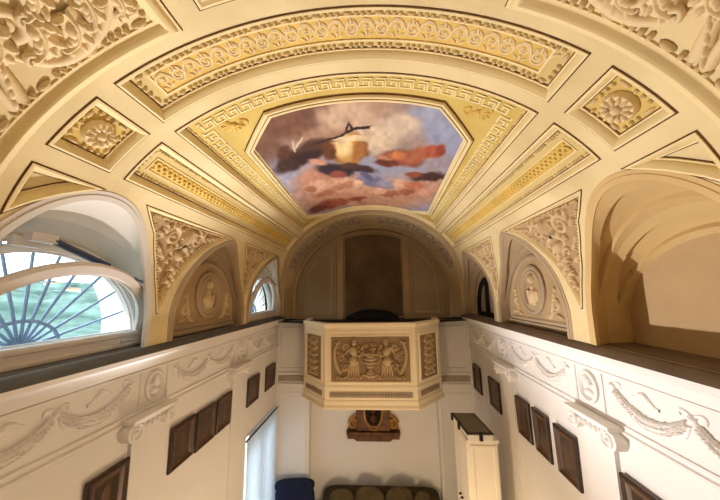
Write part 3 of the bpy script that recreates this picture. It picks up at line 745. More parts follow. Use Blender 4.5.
pb.grid([[mf(x,z-d,h) for x,z in arcb] for d,h in((-.02,0),(-.02,.05),(.05,.06),(.06,0))])
struct(pb.build('trim_21',M['loftband'],smooth=False))
t=thing('stained_recess','tall dark stained centre panel at the back of the loft','wall panel',(.08,YB,-.74))
d=MB(); P=[(cx0+.0,-.74),(cx1,-.74)]+[(x,zt(x)-.12) for x in np.linspace(cx1,cx0,12)]
d.ngon([mf(p[0],p[1],.012) for p in P]); d.build('panel',M['loftdark'],t); d2=MB(); sweep(d2,P,[(0,.012),(0,.05),(.02,.05),(.04,.012)],mf,step=.3); d2.build('moulding',M['loft'],t)
for sd in(-1,1):
    a=1.12 if sd<0 else 1.26
    xs=[a+.08+(2.02-a-.1)*i/10 for i in range(11)]
    P=[(sd*(a+.08),-.62)]+[(sd*x,zt(sd*x)-.30) for x in xs]+[(sd*2.06,.0),(sd*2.08,-.62)]
    t=thing('loft_side_panel','quarter arch panel at the back of the loft, %s of the dark centre panel'%('left' if sd<0 else 'right'),'wall panel',(sd*1.6,YB,-.62))
    f=MB(); f.ngon([mf(p[0],p[1],.006) for p in P]); f.build('panel',M['loft'],t)
    q=MB(); sweep(q,P,[(0,0),(0,.025),(.03,.03),(.05,.01),(.06,.006)],mf,step=.3); sweep(q,offset(P,-.10),[(0,0),(0,.02),(.02,.02),(.02,0)],mf,step=.3); q.build('moulding',M['loftband'],t)
tb=MB(); n=20
for y0,y1 in((8.75,9.12),):
    arc=[(-.78+1.62*i/n,-.74+.27*sin(PI*i/n)**.6) for i in range(n+1)]
    tb.grid([[(x,y,z) for x,z in arc] for y in(y0,y1)]); tb.ngon([(x,y0,z) for x,z in arc])
tag(tb.build('arched_cover',M['black'],loc=(0,8.9,-.76)),'low black arched cover lying on the loft floor against the back wall','cover')
lf=MB(); lf.ngon([(-3.5,YB+.3,-.765),(-3.5,8.3,-.765),(-2.69,8.3,-.765),(-1.7,7.86,-.765),(-1.0,7.12,-.765),(1.0,7.12,-.765),(1.7,7.86,-.765),(2.69,8.3,-.765),(3.5,8.3,-.765),(3.5,YB+.3,-.765)]); struct(lf.build('floor_loft',M['black']))
# ------------------------------------------------------------------ arched windows
def window(k,label,c,h,x0,apex,zb,tilt,hs,dc=0,H=None):
    """fixed arch frame, iron fan grille outside and a bottom hinged sash leaning into the room (left wall)"""
    t=struct(thing('window_%d'%k,label,None,(x0,c,zb)))
    def arch(cc,hh,a,z0,N=36): return [(cc-hh*cos(PI*i/N),z0+(a-z0)*max(0,sin(PI*i/N))) for i in range(N+1)]
    fx=lambda u,v,d:(x0+d,u,v)
    fm=MB(); P=arch(c,h,apex,zb)[::-1]; sweep(fm,P,[(0,-.05),(0,.05),(.025,.06),(.07,.05),(.075,.02),(.09,.02),(.09,-.05)],fx,step=.3); fm.build('fixed_frame',M['winframe'],t,angle=30)
    # iron grille beyond the glass
    gx=x0-.16; cz=zb+.02
    for i in range(1,12):
        a=PI*i/12; r1=1/math.sqrt((cos(a)/h)**2+(sin(a)/(apex-zb))**2); b=MB(); b.pipe([(gx,c+.05*cos(a),cz+.05*sin(a)),(gx,c+r1*cos(a)*1.02,cz+r1*sin(a)*1.02)],.016 if h>1 else .014,6); b.build('grille_bar',M['bars'],t)
    rb=MB(); rb.pipe([(gx,c+.30*cos(PI*i/16)*h,cz+.28*sin(PI*i/16)) for i in range(17)],.02,6); rb.build('grille_hub',M['bars'],t)
    # sash
    H=H or apex-zb+.02; cf=c; c=c+dc; dv=Vector((sin(tilt),0,cos(tilt)))
    def sm(u,v,d): q=Vector((x0+.10,u,zb-.04))+dv*(v)+Vector((cos(tilt),0,-sin(tilt)))*d; return tuple(q)
    P=[(c-hs,0)]+[(c-hs*cos(PI*i/36),.05+(H-.05)*max(0,sin(PI*i/36))**.95) for i in range(37)]+[(c+hs,0)]
    P=P[::-1]
    s=MB(); sweep(s,P,[(0,-.03),(0,.03),(.02,.045),(.10,.045),(.115,.02),(.13,.02),(.13,-.03),(0,-.03)],sm,step=.3); 
    so=s.build('sash',M['winframe'],t,angle=30)
    g=MB(); g.ngon([sm(p[0],p[1],.0) for p in offset(P,.12)]); g.build('glass_pane',M['glass'],so)
    r=MB(); vm_=lambda u,v,d:(x0+.13+d,u,zb-.03+v); R=[(c-hs-.02,-.08),(c-hs-.02,.11),(c+hs+.02,.11),(c+hs+.02,-.08)]
    sweep(r,R,[(0,-.03),(0,.05),(.02,.065),(.05,.065),(.06,.05),(.07,.05)],vm_,step=.4); r.ngon([vm_(p[0],p[1],.05) for p in offset(R,.07)]); r.build('bottom_rail',M['winframe'],t,angle=30)
    la=MB(); q=sm(c+hs-.15,.03,.07); la.pipe([q,sm(c+hs-.36,.04,.07)],.014,8); la.build('latch',M['winframe'],t)
    # opener
    o=MB(); a=Vector(sm(c+hs*.62,H*.83,.06)); b=Vector((x0+.28,cf-.16*h,apex-.0)); o.pipe([b,b.lerp(a,.55)],.034 if h>1 else .02,6); o.pipe([b.lerp(a,.5),a],.015,6); o.build('opener_arm',M['metal'],t)
    o=MB(); o.box(b.x-.07,b.x+.03,b.y-.20,b.y+.02,b.z-.03,b.z+.05); o.box(b.x-.10,b.x-.05,b.y-.28,b.y-.05,b.z-.08,b.z+.01); o.build('opener_bracket',M['winframe'],t)
    si=MB(); si.box(x0-.1,x0+.14,c-h-.05,c+h+.05,zb-.12,zb-.06); si.build('sill',M['ledge'],t)
    return t
window(1,'big arched window with white tilting sash and iron fan grille on the left',2.78,1.20,-3.16,.55,-.52,.36,1.07,.08,.98)
window(2,'small far arched window with tilting sash beside the end arch on the left',7.7,.93,-2.98,.50,-.52,.16,.88)
# exterior reveals
for c,h,a in((2.78,1.20,.55),(7.7,.93,.5)):
    mb=MB(); P=selli(c,h+.02,a+.02,-.5,2,foot=-.66); P2=selli(c,h+.35,a+.3,-.5,2,foot=-.95)
    mb.grid([[(-3.14,y,z) for y,z in P],[(-4.0,y,z) for y,z in P2]]); mb.grid([[(-3.14,P[0][0],P[0][1]),(-4.0,P2[0][0],P2[0][1])],[(-3.14,P[-1][0],P[-1][1]),(-4.0,P2[-1][0],P2[-1][1])]])
    struct(mb.build('wall_left_reveal',M['ext'],angle=30))
    # wall ring round the opening, closing the room
    R=[(YN if c<5 else 5.2,-.64),(YN if c<5 else 5.2,2.6),(5.2 if c<5 else 9.6,2.6),(5.2 if c<5 else 9.6,-.64)]
    vs,fs=cdt_fill(R,[[(P[0][0],-.65)]+P[1:-1]+[(P[-1][0],-.65)]],lambda y,z:(-3.2,y,z),.6,.4,.1); mb=MB(); mb.add(vs,fs); struct(mb.build('wall_left_outer',M['ext']))
# dark arched window on the far right
t=struct(thing('window_3','dark framed arched window in the far right lunette','window',(3.0,7.7,-.6)))
wx=3.0; fx=lambda u,v,d:(wx-d,u,v); P=[(7.7-.72*cos(PI*i/30),-.45+.81*max(0,sin(PI*i/30))) for i in range(31)]; P=[(P[0][0],-.62)]+P+[(P[-1][0],-.62)]; P=P[::-1]
f=MB(); sweep(f,P,[(0,-.05),(0,.05),(.03,.06),(.09,.05),(.10,0),(.10,-.05)],fx,step=.3); f.box(wx-.06,wx+.04,7.66,7.74,-.62,.3); f.build('frame',M['black'],t,angle=30)
g=MB(); g.ngon([fx(p[0],p[1],-.02) for p in P]); g.build('shutter_board',M['loft'],t)  # opaque grey brown board in place of the dim glass
# ------------------------------------------------------------------ balcony
bt=thing('balcony','cream painted polygonal balcony with figure relief panels projecting from the far wall','balcony',(0,7.9,-2.6))
PL=[(-1.83,8.72),(-1.75,7.90),(-1.05,7.09),(1.06,7.09),(1.76,7.90),(1.84,8.72)]
def ring(off,z): return [(p[0],p[1],z) for p in [tuple(q) for q in offset_open([(a,b) for a,b in PL],-off)]]
mb=MB(); prf=[(-.12,-.80),(-.12,-.69),(.03,-.69),(.04,-.70),(.04,-.735),(.03,-.75),(.015,-.775),(.0,-.79),(0,-.86),(.012,-.865),(.012,-.885),(0,-.89),(0,-2.10),(.015,-2.105),(.02,-2.14),(.02,-2.16),(.008,-2.17),(.008,-2.40),(.02,-2.41),(.03,-2.44),(.03,-2.50),(.04,-2.52),(.065,-2.56),(.065,-2.59),(-.4,-2.61)]
mb.grid([ring(o,z) for o,z in prf]); mb.ngon([(p[0],p[1],-2.615) for p in ring(-.05,0)]); mb.build('parapet',M['cream'],bt,angle=25)
def fmap(i,off=0):
    a=Vector(PL[i]); b=Vector(PL[i+1]); d=(b-a).normalized(); n=Vector((d.y,-d.x))
    return (lambda u,v,h:(a.x+d.x*u+n.x*(h+off),a.y+d.y*u+n.y*(h+off),v)),(b-a).length
def rect(a,b,z0,z1): return [(a,z0),(a,z1),(b,z1),(b,z0)][::-1]
for i in(1,2,3):
    m,L=fmap(i); e=.14 if i==2 else .17
    R=rect(e,L-e,-2.0,-1.0)
    g=MB(); sweep(g,R,[(-.04,0),(-.04,.02),(-.015,.028),(0,.012),(.0,.004)],m,step=.4); g.build('panel_moulding',M['cream'],bt,angle=30)
    nm={1:'narrow leaf candelabrum relief panel on the left face',2:'wide relief panel of two winged figures and an urn',3:'narrow leaf candelabrum relief panel on the right face'}[i]
    g=MB(); g.ngon([m(p[0],p[1],.004) for p in R]); ro=tag(g.build('relief_ground',M['balrel'],bt),nm)
    g=MB(); q=rect(.10 if i==2 else .12,L-(.10 if i==2 else .12),-2.35,-2.22); g.ngon([m(p[0],p[1],.016) for p in q]); 
    so=g.build('ornament_strip',M['strip'],bt)
    g=MB(); n=int(L/.07)
    for j in range(n):
        u=.13+(L-.26)*(j+.5)/n; blob(g,m,u,-2.285,.03,.014,.9 if j%2 else -.9,.02,.016,6,2); blob(g,m,u,-2.285,.01,.045,0,.014,.016,6,2)
    g.build('strip_pattern',M['balrel'],so)
    r=MB(); c=L/2; b0=.004; m=(lambda q_:(lambda u,v,h:q_(u,v,.004+(h-.004)*1.6)))(m)
    if i==2:
        # urn
        for v,w in((-1.86,.14),(-1.80,.10),(-1.74,.05),(-1.66,.10),(-1.58,.15),(-1.50,.16),(-1.44,.11)): blob(r,m,c,v,w,.05,0,.09,b0,10,3)
        for k in(-1,1):
            tube(r,m,bez((c+k*.12,-1.60),(c+k*.26,-1.58),(c+k*.30,-1.44),(c+k*.20,-1.42)),.018,1.3,b0)
            tube(r,m,bez((c+k*.02,-1.93),(c+k*.1,-1.80),(c+k*.22,-1.84),(c+k*.22,-1.95)),.022,1.3,b0)
        random.seed(4)
        for j in range(26): blob(r,m,c+random.uniform(-.30,.30),-1.26+random.uniform(-.13,.10),.045,.03,random.uniform(0,3),.06,b0,6,2)
        blob(r,m,c,-1.40,.30,.03,0,.06,b0)
        for k in(-1,1):
            x=c+k*.37
            blob(r,m,x,-1.14,.055,.065,0,.10,b0,10,4); blob(r,m,x-k*.005,-1.10,.06,.04,0,.08,b0)           # head, hair
            blob(r,m,x+k*.01,-1.33,.085,.13,-k*.15,.09,b0,10,4)                                           # torso
            tube(r,m,bez((x+k*.06,-1.25),(x+k*.12,-1.38),(x-k*.0,-1.44),(x-k*.16,-1.42)),taper(15,.035,.022),1.3,b0+.02)
            tube(r,m,bez((x+k*.07,-1.26),(x+k*.18,-1.30),(x+k*.20,-1.42),(x+k*.26,-1.43)),taper(15,.032,.02),1.3,b0)
            blob(r,m,x+k*.02,-1.55,.11,.12,0,.09,b0,10,4)
            for j in range(5): tube(r,m,bez((x-k*.07+k*.035*j,-1.54),(x-k*.10+k*.05*j,-1.70),(x-k*.06+k*.05*j,-1.80),(x-k*.13+k*.07*j,-1.90)),taper(15,.034,.022),1.4,b0)
            for j in range(3): p=spiral(x+k*(.20+.12*(j%2)),-1.24-.22*j,.085,1.4,PI*.5*j,k*(1 if j%2 else -1),22); tube(r,m,p,taper(len(p),.026,.012),1.4,b0)
            for j in range(9): a=j*.7; blob(r,m,x+k*(.26+.12*cos(a)),-1.36-.05*j+.05*sin(a),.055,.024,a*k,.06,b0,6,2)
            tube(r,m,bez((x+k*.34,-1.10),(x+k*.52,-1.22),(x+k*.50,-1.62),(x+k*.30,-1.82)),taper(15,.03,.05),1.2,b0)
            for j in range(6): blob(r,m,x+k*(.44-.03*j),-1.14-.10*j,.06,.022,k*(.5),.05,b0,6,2)
            for j in range(7): blob(r,m,c+k*(.22+.09*j),-1.90-.02*(j%2),.06,.028,k*.4*(1 if j%2 else -1),.05,b0,6,2)
        r.build('figure_relief',M['balfig'],ro)
    else:
        tube(r,m,[(c,-1.95+.045*j) for j in range(20)],.018,1.2,b0)
        for j in range(6):
            v=-1.90+.15*j
            for k in(-1,1):
                p=spiral(c+k*.10,v+.05,.065,1.3,-PI/2,k,18); tube(r,m,p,taper(len(p),.020,.010),1.4,b0); blob(r,m,c+k*.17,v-.01,.06,.024,k*.8,.05,b0,6,2); blob(r,m,c+k*.05,v+.11,.05,.022,k*.9,.05,b0,6,2)
            blob(r,m,c,v,.05,.035,0,.06,b0)
        r.build('leaf_relief',M['balfig'],ro)
# ------------------------------------------------------------------ pilasters with Ionic capitals
PIL={}
for sd in(-1,1):
    for yc,nm in((3.80,'near'),(6.22,'far')):
        sn='left' if sd<0 else 'right'
        t=thing('pilaster','%s white flat pilaster with a scrolled capital on the %s wall'%('nearer' if nm=='near' else 'farther',sn),'pilaster',(sd*WX,yc,ZB))
        m=(lambda sd:(lambda u,v,h:(sd*(WX-h),u,v)))(sd)
        s=MB(); hw=.235
        s.grid([[m(yc+a,z,h) for z in(ZB,-1.58)] for a,h in((-hw,0),(-hw,.045),(hw,.045),(hw,0))]); s.build('shaft',M['wall'],t,smooth=False)
        c=MB()
        for z0,z1,w,d in((-1.46,-1.42,.37,.17),(-1.49,-1.46,.345,.14)):
            P=[(yc-w,z0),(yc-w,z1),(yc+w,z1),(yc+w,z0)]; sweep(c,P,[(0,0),(0,d),(.004,d+.006)],m,step=.4); c.ngon([m(p[0],p[1],d+.006) for p in offset(P,.004)])
        c.build('abacus',M['relwhite'],t,smooth=False)
        e=MB(); P=[(yc-.30,-1.60),(yc-.30,-1.48),(yc+.30,-1.48),(yc+.30,-1.60)]
        sweep(e,P,[(0,0),(0,.075),(.02,.10),(.03,.10)],m,step=.4); e.ngon([m(p[0],p[1],.10) for p in offset(P,.03)])
        for j in range(5): blob(e,m,yc-.16+.08*j,-1.545,.03,.045,0,.05,.09,8,3)
        e.build('echinus',M['relwhite'],t)
        for k in(-1,1):
            v=MB(); x=yc+k*.29; z=-1.57
            rows=[[m(x+r*cos(a),z+r*sin(a),h) for a in [2*PI*i/28 for i in range(28)]] for r,h in((.105,0),(.105,.125),(.09,.135),(.02,.135))]
            v.grid(rows,cv=True); v.ngon(rows[-1])
            p=spiral(x,z,.092,2.0,PI/2,k,40); tube(v,m,p,taper(len(p),.018,.010),1.5,.132); blob(v,m,x,z,.024,.024,0,.035,.132,10,3); v.build('volute',M['relwhite'],t)
# ------------------------------------------------------------------ frieze ornaments
def swag(r,m,p,q,drop,wd=.05):
    n=30; pts=[]
    for i in range(n+1):
        f=i/n; pts.append((p[0]+(q[0]-p[0])*f,p[1]+(q[1]-p[1])*f-drop*4*f*(1-f)))
    tube(r,m,pts,[.022+wd*.55*sin(PI*i/n) for i in range(n+1)],1.15)
    random.seed(int(p[0]*100))
    for i in range(2,n-1):
        w=.02+wd*.7*sin(PI*i/n)
        for k in(-1,0,1): blob(r,m,pts[i][0]+random.uniform(-.01,.01),pts[i][1]+k*w*.75,.028,.016,random.uniform(-.9,.9)+k*.5,.045,w*.5 if k==0 else .006,6,2)
def bow(r,m,u,v,dirs=(-1,1)):
    blob(r,m,u,v,.035,.03,0,.045)
    for k in dirs:
        tube(r,m,bez((u,v),(u+k*.07,v+.07),(u+k*.13,v+.04),(u+k*.10,v-.01),10),.014,1.3); tube(r,m,bez((u,v),(u+k*.05,v-.06),(u+k*.03,v-.12),(u+k*.09,v-.19),10),taper(11,.018,.01),1.2)
def flutter(r,m,u,v):
    tube(r,m,bez((u-.12,v-.05),(u-.05,v-.07),(u-.02,v+.02),(u+.03,v+.02),10),taper(11,.016,.026),1.2); tube(r,m,bez((u+.03,v+.02),(u+.10,v+.05),(u+.10,v-.02),(u+.16,v-.01),10),taper(11,.026,.01),1.2); blob(r,m,u+.02,v+.035,.04,.02,.5,.03)
for sd in(-1,1):
    sn='left' if sd<0 else 'right'; m=(lambda sd:(lambda u,v,h:(sd*(WX-h),u,v)))(sd)
    for bi,(a,c,b,nm) in enumerate(((1.90,2.70,3.52,'nearest'),(4.28,5.12,5.98,'middle'),(6.78,7.55,8.35,'farthest'))):
        t=thing('stucco_garland','%s white stucco garland with a ribbon bow on the frieze of the %s wall'%(nm,sn),'stucco garland',(sd*WX,c,-1.3),'stucco garlands of the %s frieze'%sn)
        for p,q in(((a,-1.03),(c,-1.06)),((c,-1.06),(b,-1.03))):
            r=MB(); swag(r,m,p,q,.21); r.build('swag',M['relwhite'],t)
            r=MB(); flutter(r,m,(p[0]+q[0])/2,-1.04); r.build('fluttering_ribbon',M['relwhite'],t)
        
        for u_,v_,d_ in((c,-1.04,(-1,1)),(a,-1.02,(1,)),(b,-1.02,(-1,))): r=MB(); bow(r,m,u_,v_,d_); r.build('ribbon_bow',M['relwhite'],t)
    for yc,nm in((3.90,'nearer'),(6.38,'farther')):
        t=thing('frieze_medallion','%s small round head medallion above the pilaster on the %s wall'%(nm,sn),'stucco medallion',(sd*WX,yc,-1.3))
        r=MB(); E0=[(yc+.165*cos(q),-1.15+.185*sin(q)) for q in [2*PI*i/32 for i in range(32)]]
        sweep(r,E0,[(0,0),(0,.03),(.012,.04),(.03,.04),(.042,.015),(.05,.006)],m,step=.3); r.build('ring',M['relwhite'],t,angle=50)
        r=MB(); blob(r,m,yc+.01,-1.10,.06,.075,.2,.06,0,10,4); blob(r,m,yc+.03,-1.06,.065,.05,.4,.05); blob(r,m,yc,-1.22,.085,.05,0,.045); blob(r,m,yc-.06,-1.11,.02,.018,0,.05); r.build('head_relief',M['relwhite'],t)
        for u in(yc-.23,yc+.23): r=MB(); sweep(r,[(u-.012,-1.37),(u-.012,-.95),(u+.012,-.95),(u+.012,-1.37)],[(0,0),(0,.014),(.011,.014)],m,step=.5); r.build('border_bar',M['relwhite'],t)
# ------------------------------------------------------------------ framed pictures
def picture(sd,y0,y1,z0,z1,label):
    m=(lambda sd:(lambda u,v,h:(sd*(WX-h),u,v)))(sd); hgt=z1-z0
    t=thing('framed_picture',label,'framed picture',(sd*WX,(y0+y1)/2,z0),'framed pictures on the %s wall'%('left' if sd<0 else 'right'))
    lean=.02
    def ml(u,v,h): return m(u,v,h+lean*(v-z0)/hgt)
    P=[(y0,z0),(y1,z0),(y1,z1),(y0,z1)]
    f=MB(); sweep(f,P,[(0,0),(0,.034),(.012,.046),(.04,.046),(.05,.04),(.055,.034)],ml,step=.6); f.build('frame',M['frame'],t,angle=25)
    f=MB(); sweep(f,P,[(.055,.034),(.09,.020),(.095,.022),(.105,.017)],ml,step=.6); f.build('inner_slope',M['frame2'],t,angle=25)
    Q=offset(P,.10); f=MB(); f.ngon([ml(p[0],p[1],.016) for p in Q]); po=f.build('print',M['pic'],t)
    f=MB(); cx,cz=(y0+y1)/2,(z0+z1)/2; w=(y1-y0)/2-.14
    blob(f,ml,cx,cz+.04,w*.5,.12,0,.003,.016,12,2); blob(f,ml,cx,cz-.10,w*.8,.09,0,.003,.016,12,2); f.build('printed_figure',M['frame2'],po)
LB=['alone below the near garland, nearest the camera','first of three beside the nearer pilaster','middle of the row of three','third of three, next to the farther pilaster','first of the two above the curtained door','last one in the corner near the balcony']
for sd,rows_ in((-1,[(3.05,3.55,-2.44,-1.84),(4.27,4.80,-2.44,-1.84),(4.87,5.40,-2.46,-1.86),(5.46,5.96,-2.46,-1.86),(6.72,7.32,-2.46,-1.87),(7.78,8.42,-2.46,-1.88)]),(1,[(3.06,3.52,-2.52,-1.88),(4.24,4.70,-2.52,-1.88),(4.88,5.30,-2.53,-1.88),(5.44,5.90,-2.53,-1.89),(6.69,7.27,-2.54,-1.92),(7.84,8.41,-2.54,-1.90)])):
    for (y0,y1,z0,z1),l in zip(rows_,LB):
        if sd>0: l=l.replace('first of the two above the curtained door','above the white cabinet')
        picture(sd,y0,y1,z0,z1,'dark wooden framed picture on the %s wall, %s'%('left' if sd<0 else 'right',l))
# ------------------------------------------------------------------ curtained door on the left
ct=thing('door_curtain','white sheer pleated curtain glowing with daylight over the door on the left wall','curtain',(-2.72,7.65,ZB+.05))
mb=MB(); n=150
mb.grid([[(-2.70+.045*sin(i*.62+.4*sin(i*.11))*(.55+.45*k/6)+.012*k/6,6.74+1.84*i/n,-3.13-(3.55)*k/6) for i in range(n+1)] for k in range(7)]); mb.build('sheer',M['sheer'],ct)
mb=MB(); mb.pipe([(-2.68,6.66,-3.12),(-2.68,8.62,-3.12)],.022,8); mb.build('curtain_rod',M['frame'],ct)
dt=struct(thing('door_1','white glazed double door behind the curtain','door',(-3.0,7.67,ZB)))
for a,b in((6.80,7.66),(7.68,8.54)):
    mb=MB(); P=[(a,ZB+.05),(b,ZB+.05),(b,-3.12),(a,-3.12)]; fx=lambda u,v,h:(-3.05+h,u,v)
    sweep(mb,P,[(0,-.04),(0,.04),(.12,.04),(.13,0),(.13,-.04)],fx,step=1); lo=mb.build('door_leaf',M['winframe'],dt,smooth=False)
    g=MB(); g.ngon([fx(p[0],p[1],0) for p in offset(P,.12)]); g.build('pane',M['glass'],lo)
# ------------------------------------------------------------------ gilt wall shrine under the balcony
t=thing('wall_shrine','carved dark gilt wood shrine hanging on the far wall right below the balcony','wall shrine',(0,YR,-4.15))
f=lambda u,v,h:(u,YR-h,v+.13)
def slab(mb,P,d,b=.02): sweep(mb,P,[(0,0),(0,d-b),(b,d)],f,step=.5); mb.ngon([f(p[0],p[1],d) for p in offset(P,b)])
mb=MB(); slab(mb,[(-.55,-4.16),(-.48,-4.22),(.46,-4.22),(.53,-4.16),(.72,-4.16),(.72,-4.02),(-.74,-4.02),(-.74,-4.16)],.16); slab(mb,[(-.76,-4.05),(.74,-4.05),(.74,-3.96),(-.76,-3.96)],.20); mb.build('base_shelf',M['gilt'],t,angle=30)
mb=MB(); slab(mb,[(-.50,-3.97),(.48,-3.97),(.44,-2.5),(-.46,-2.5)],.12); mb.build('back_board',M['gilt'],t,angle=30)
mb=MB(); N_=[(-.20,-3.66),(-.10,-3.80),(.10,-3.80),(.20,-3.66),(.26,-3.2),(.26,-2.5),(-.26,-2.5),(-.26,-3.2)]; sweep(mb,N_,[(-.05,.12),(-.05,.17),(-.01,.19),(.01,.13)],f,step=.4); mb.build('niche_frame',M['giltlight'],t,angle=40)
mb=MB(); mb.ngon([f(p[0],p[1],.125) for p in N_]); mb.build('niche',M['black'],t)
mb=MB(); blob(mb,f,0,-3.62,.10,.13,0,.12,.125,10,4); blob(mb,f,0,-3.40,.07,.12,0,.11,.125,10,4); blob(mb,f,0,-3.22,.05,.06,0,.09,.125,10,4); mb.build('statuette',M['gilt'],t)
for k in(-1,1):
    mb=MB(); p=spiral(k*.56-.01,-3.80,.135,1.5,PI*(.75 if k>0 else .25),-k,30); tube(mb,f,p,taper(len(p),.045,.02),1.8,.06); tube(mb,f,bez((k*.46,-3.50),(k*.50,-3.60),(k*.62,-3.60),(k*.68,-3.74),12),taper(13,.03,.05),1.6,.06); blob(mb,f,k*.56-.01,-3.80,.05,.05,0,.13,.04); mb.build('scroll_bracket',M['giltlight'],t)
    mb=MB(); slab(mb,[(k*.56-.16,-3.97),(k*.56+.14,-3.97),(k*.56+.14,-3.80),(k*.56-.16,-3.80)] ,.07); mb.build('scroll_block',M['gilt'],t,angle=30)
mb=MB(); tube(mb,f,bez((-.13,-3.90),(-.06,-3.945),(.06,-3.945),(.13,-3.90),10),.02,1.5,.12); mb.build('apron_carving',M['giltlight'],t)
# ------------------------------------------------------------------ sofa with cushions, navy chair
def soft(mb,c,sz,rot=0,p=3.2,tilt=0,n=20):
    rows=[]; e=2/p; sg=lambda w,q:math.copysign(abs(w)**q,w)
    for i in range(n+1):
        a=-PI/2+PI*i/n; row=[]
        for j in range(2*n):
            b=2*PI*j/(2*n); x=sg(cos(a),e)*sg(cos(b),e); y=sg(cos(a),e)*sg(sin(b),e); z=sg(sin(a),e)
            X,Y,Z=x*sz[0],y*sz[1],z*sz[2]; Y,Z=Y*cos(tilt)-Z*sin(tilt),Y*sin(tilt)+Z*cos(tilt); X,Z=X*cos(rot)-Z*sin(rot),X*sin(rot)+Z*cos(rot); row.append((c[0]+X,c[1]+Y,c[2]+Z))
        rows.append(row)
    mb.grid(rows,cv=True)
st_=thing('sofa','long olive brown sofa standing in the recess below the shrine','sofa',(0,8.3,ZB))
mb=MB(); soft(mb,(.16,8.74,-5.80),(1.56,.18,.60),p=9); mb.build('backrest',M['sofa'],st_)
mb=MB(); soft(mb,(.12,8.0,-6.0),(1.34,.54,.30),p=9); mb.build('seat',M['sofa'],st_)
for k in(-1,1):
    mb=MB(); soft(mb,(.14+k*1.47,8.0,-6.05),(.11,.54,.55),p=7); mb.build('armrest',M['sofa'],st_)
for x in(-1.30,1.5):
    for y in(7.75,8.7): mb=MB(); mb.box(x-.05,x+.05,y-.05,y+.05,ZB,-6.55); mb.build('foot',M['frame'],st_)
for x,w,hh,r,l in((-.86,.33,.28,.08,'leftmost, next to the navy chair'),(-.12,.38,.32,-.12,'second from the left with its corner up'),(.64,.36,.32,.10,'third from the left'),(1.22,.22,.27,-.08,'rightmost by the sofa end')):
    mb=MB(); soft(mb,(x,8.40,-5.56+hh),(w,.10,hh),rot=r*1.6,p=2.3,tilt=.1)
    o=mb.build('cushion',M['cush'],loc=(x,8.40,-5.66)); tag(o,'olive velvet cushion leaning on the sofa back, %s'%l,'cushion','cushions on the olive sofa')
t=thing('navy_armchair','navy blue upholstered armchair back in the corner left of the olive sofa','armchair',(-2.10,8.1,ZB))
mb=MB(); soft(mb,(-2.10,8.46,-5.62),(.52,.14,.70),p=4.5); mb.build('backrest',M['navy'],t)
mb=MB(); soft(mb,(-2.10,8.42,-4.98),(.53,.17,.13),p=3,rot=.05); mb.build('headroll',M['navy'],t)
mb=MB(); soft(mb,(-2.10,8.0,-6.25),(.44,.36,.20),p=6); mb.build('seat',M['navy'],t)
for k in(-1,1): mb=MB(); soft(mb,(-2.10+k*.43,8.0,-6.05),(.09,.36,.38),p=5); mb.build('armrest',M['navy'],t)
mb=MB(); mb.box(-2.55,-1.65,7.7,8.5,ZB,-6.42); mb.build('base',M['navy'],t)
# ------------------------------------------------------------------ white cabinet with a case on top
t=thing('white_cabinet','tall narrow white lacquered cabinet against the right wall near the balcony','cabinet',(2.12,6.48,ZB))
x0,x1,y0,y1,zt_=1.81,2.36,6.02,6.98,-2.72
mb=MB(); mb.box(x0+.02,x1,y0,y1,ZB,zt_-.05); mb.box(x0-.02,x1+.02,y0-.03,y1+.02,zt_-.05,zt_); mb.build('carcass',M['cab'],t,smooth=False)
mb=MB(); fr=lambda u,v,h:(u,y0-h,v); P=[(x0+.05,ZB+.3),(x1-.03,ZB+.3),(x1-.03,zt_-.10),(x0+.05,zt_-.10)]; sweep(mb,P,[(0,0),(0,.02),(.05,.02),(.06,.008),(.06,0)],fr,step=2); mb.build('end_panel',M['cab'],t,smooth=False)
for a,b,ky in((y0+.02,6.49,6.44),(6.51,y1-.02,6.56)):
    mb=MB(); mb.box(x0-.012,x0+.02,a,b,ZB+.25,zt_-.08); d=mb.build('door',M['cab'],t,smooth=False)
    mb=MB(); kx=x0-.03; soft(mb,(kx-.02,ky,-3.95),(.03,.022,.022),p=2,n=8); mb.build('knob',M['blk'],d)
t=thing('flat_case','flat slate grey case with pale edges lying on top of the white cabinet','case',(2.1,6.4,zt_))
cx,cy=2.09,6.44
def rbox(mb,a,b,c,d,z0,z1,sk=.10): mb.add([(a+sk*(y-6.4)*-.1,y,z) if 0 else (x-.06*(y-6.44),y,z) for x in(a,b) for y in(c,d) for z in(z0,z1)],[(0,1,3,2),(4,6,7,5),(0,4,5,1),(2,3,7,6),(0,2,6,4),(1,5,7,3)])
mb=MB(); rbox(mb,1.80,2.25,5.98,6.92,zt_,zt_+.10); mb.build('case_body',M['page'],t,smooth=False)
mb=MB(); rbox(mb,1.78,2.27,5.97,6.93,zt_+.10,zt_+.12); mb.build('lid',M['binder'],t,smooth=False)
mb=MB(); rbox(mb,1.83,2.22,6.05,6.87,zt_+.12,zt_+.125); mb.build('lid_panel',M['lidp'],t,smooth=False)
for a,c in((1.765,6.42),(2.0,5.955),(1.765,6.86)): mb=MB(); rbox(mb,a,a+.06,c,c+.06,zt_+.0,zt_+.13); mb.build('clasp',M['blk'],t,smooth=False)
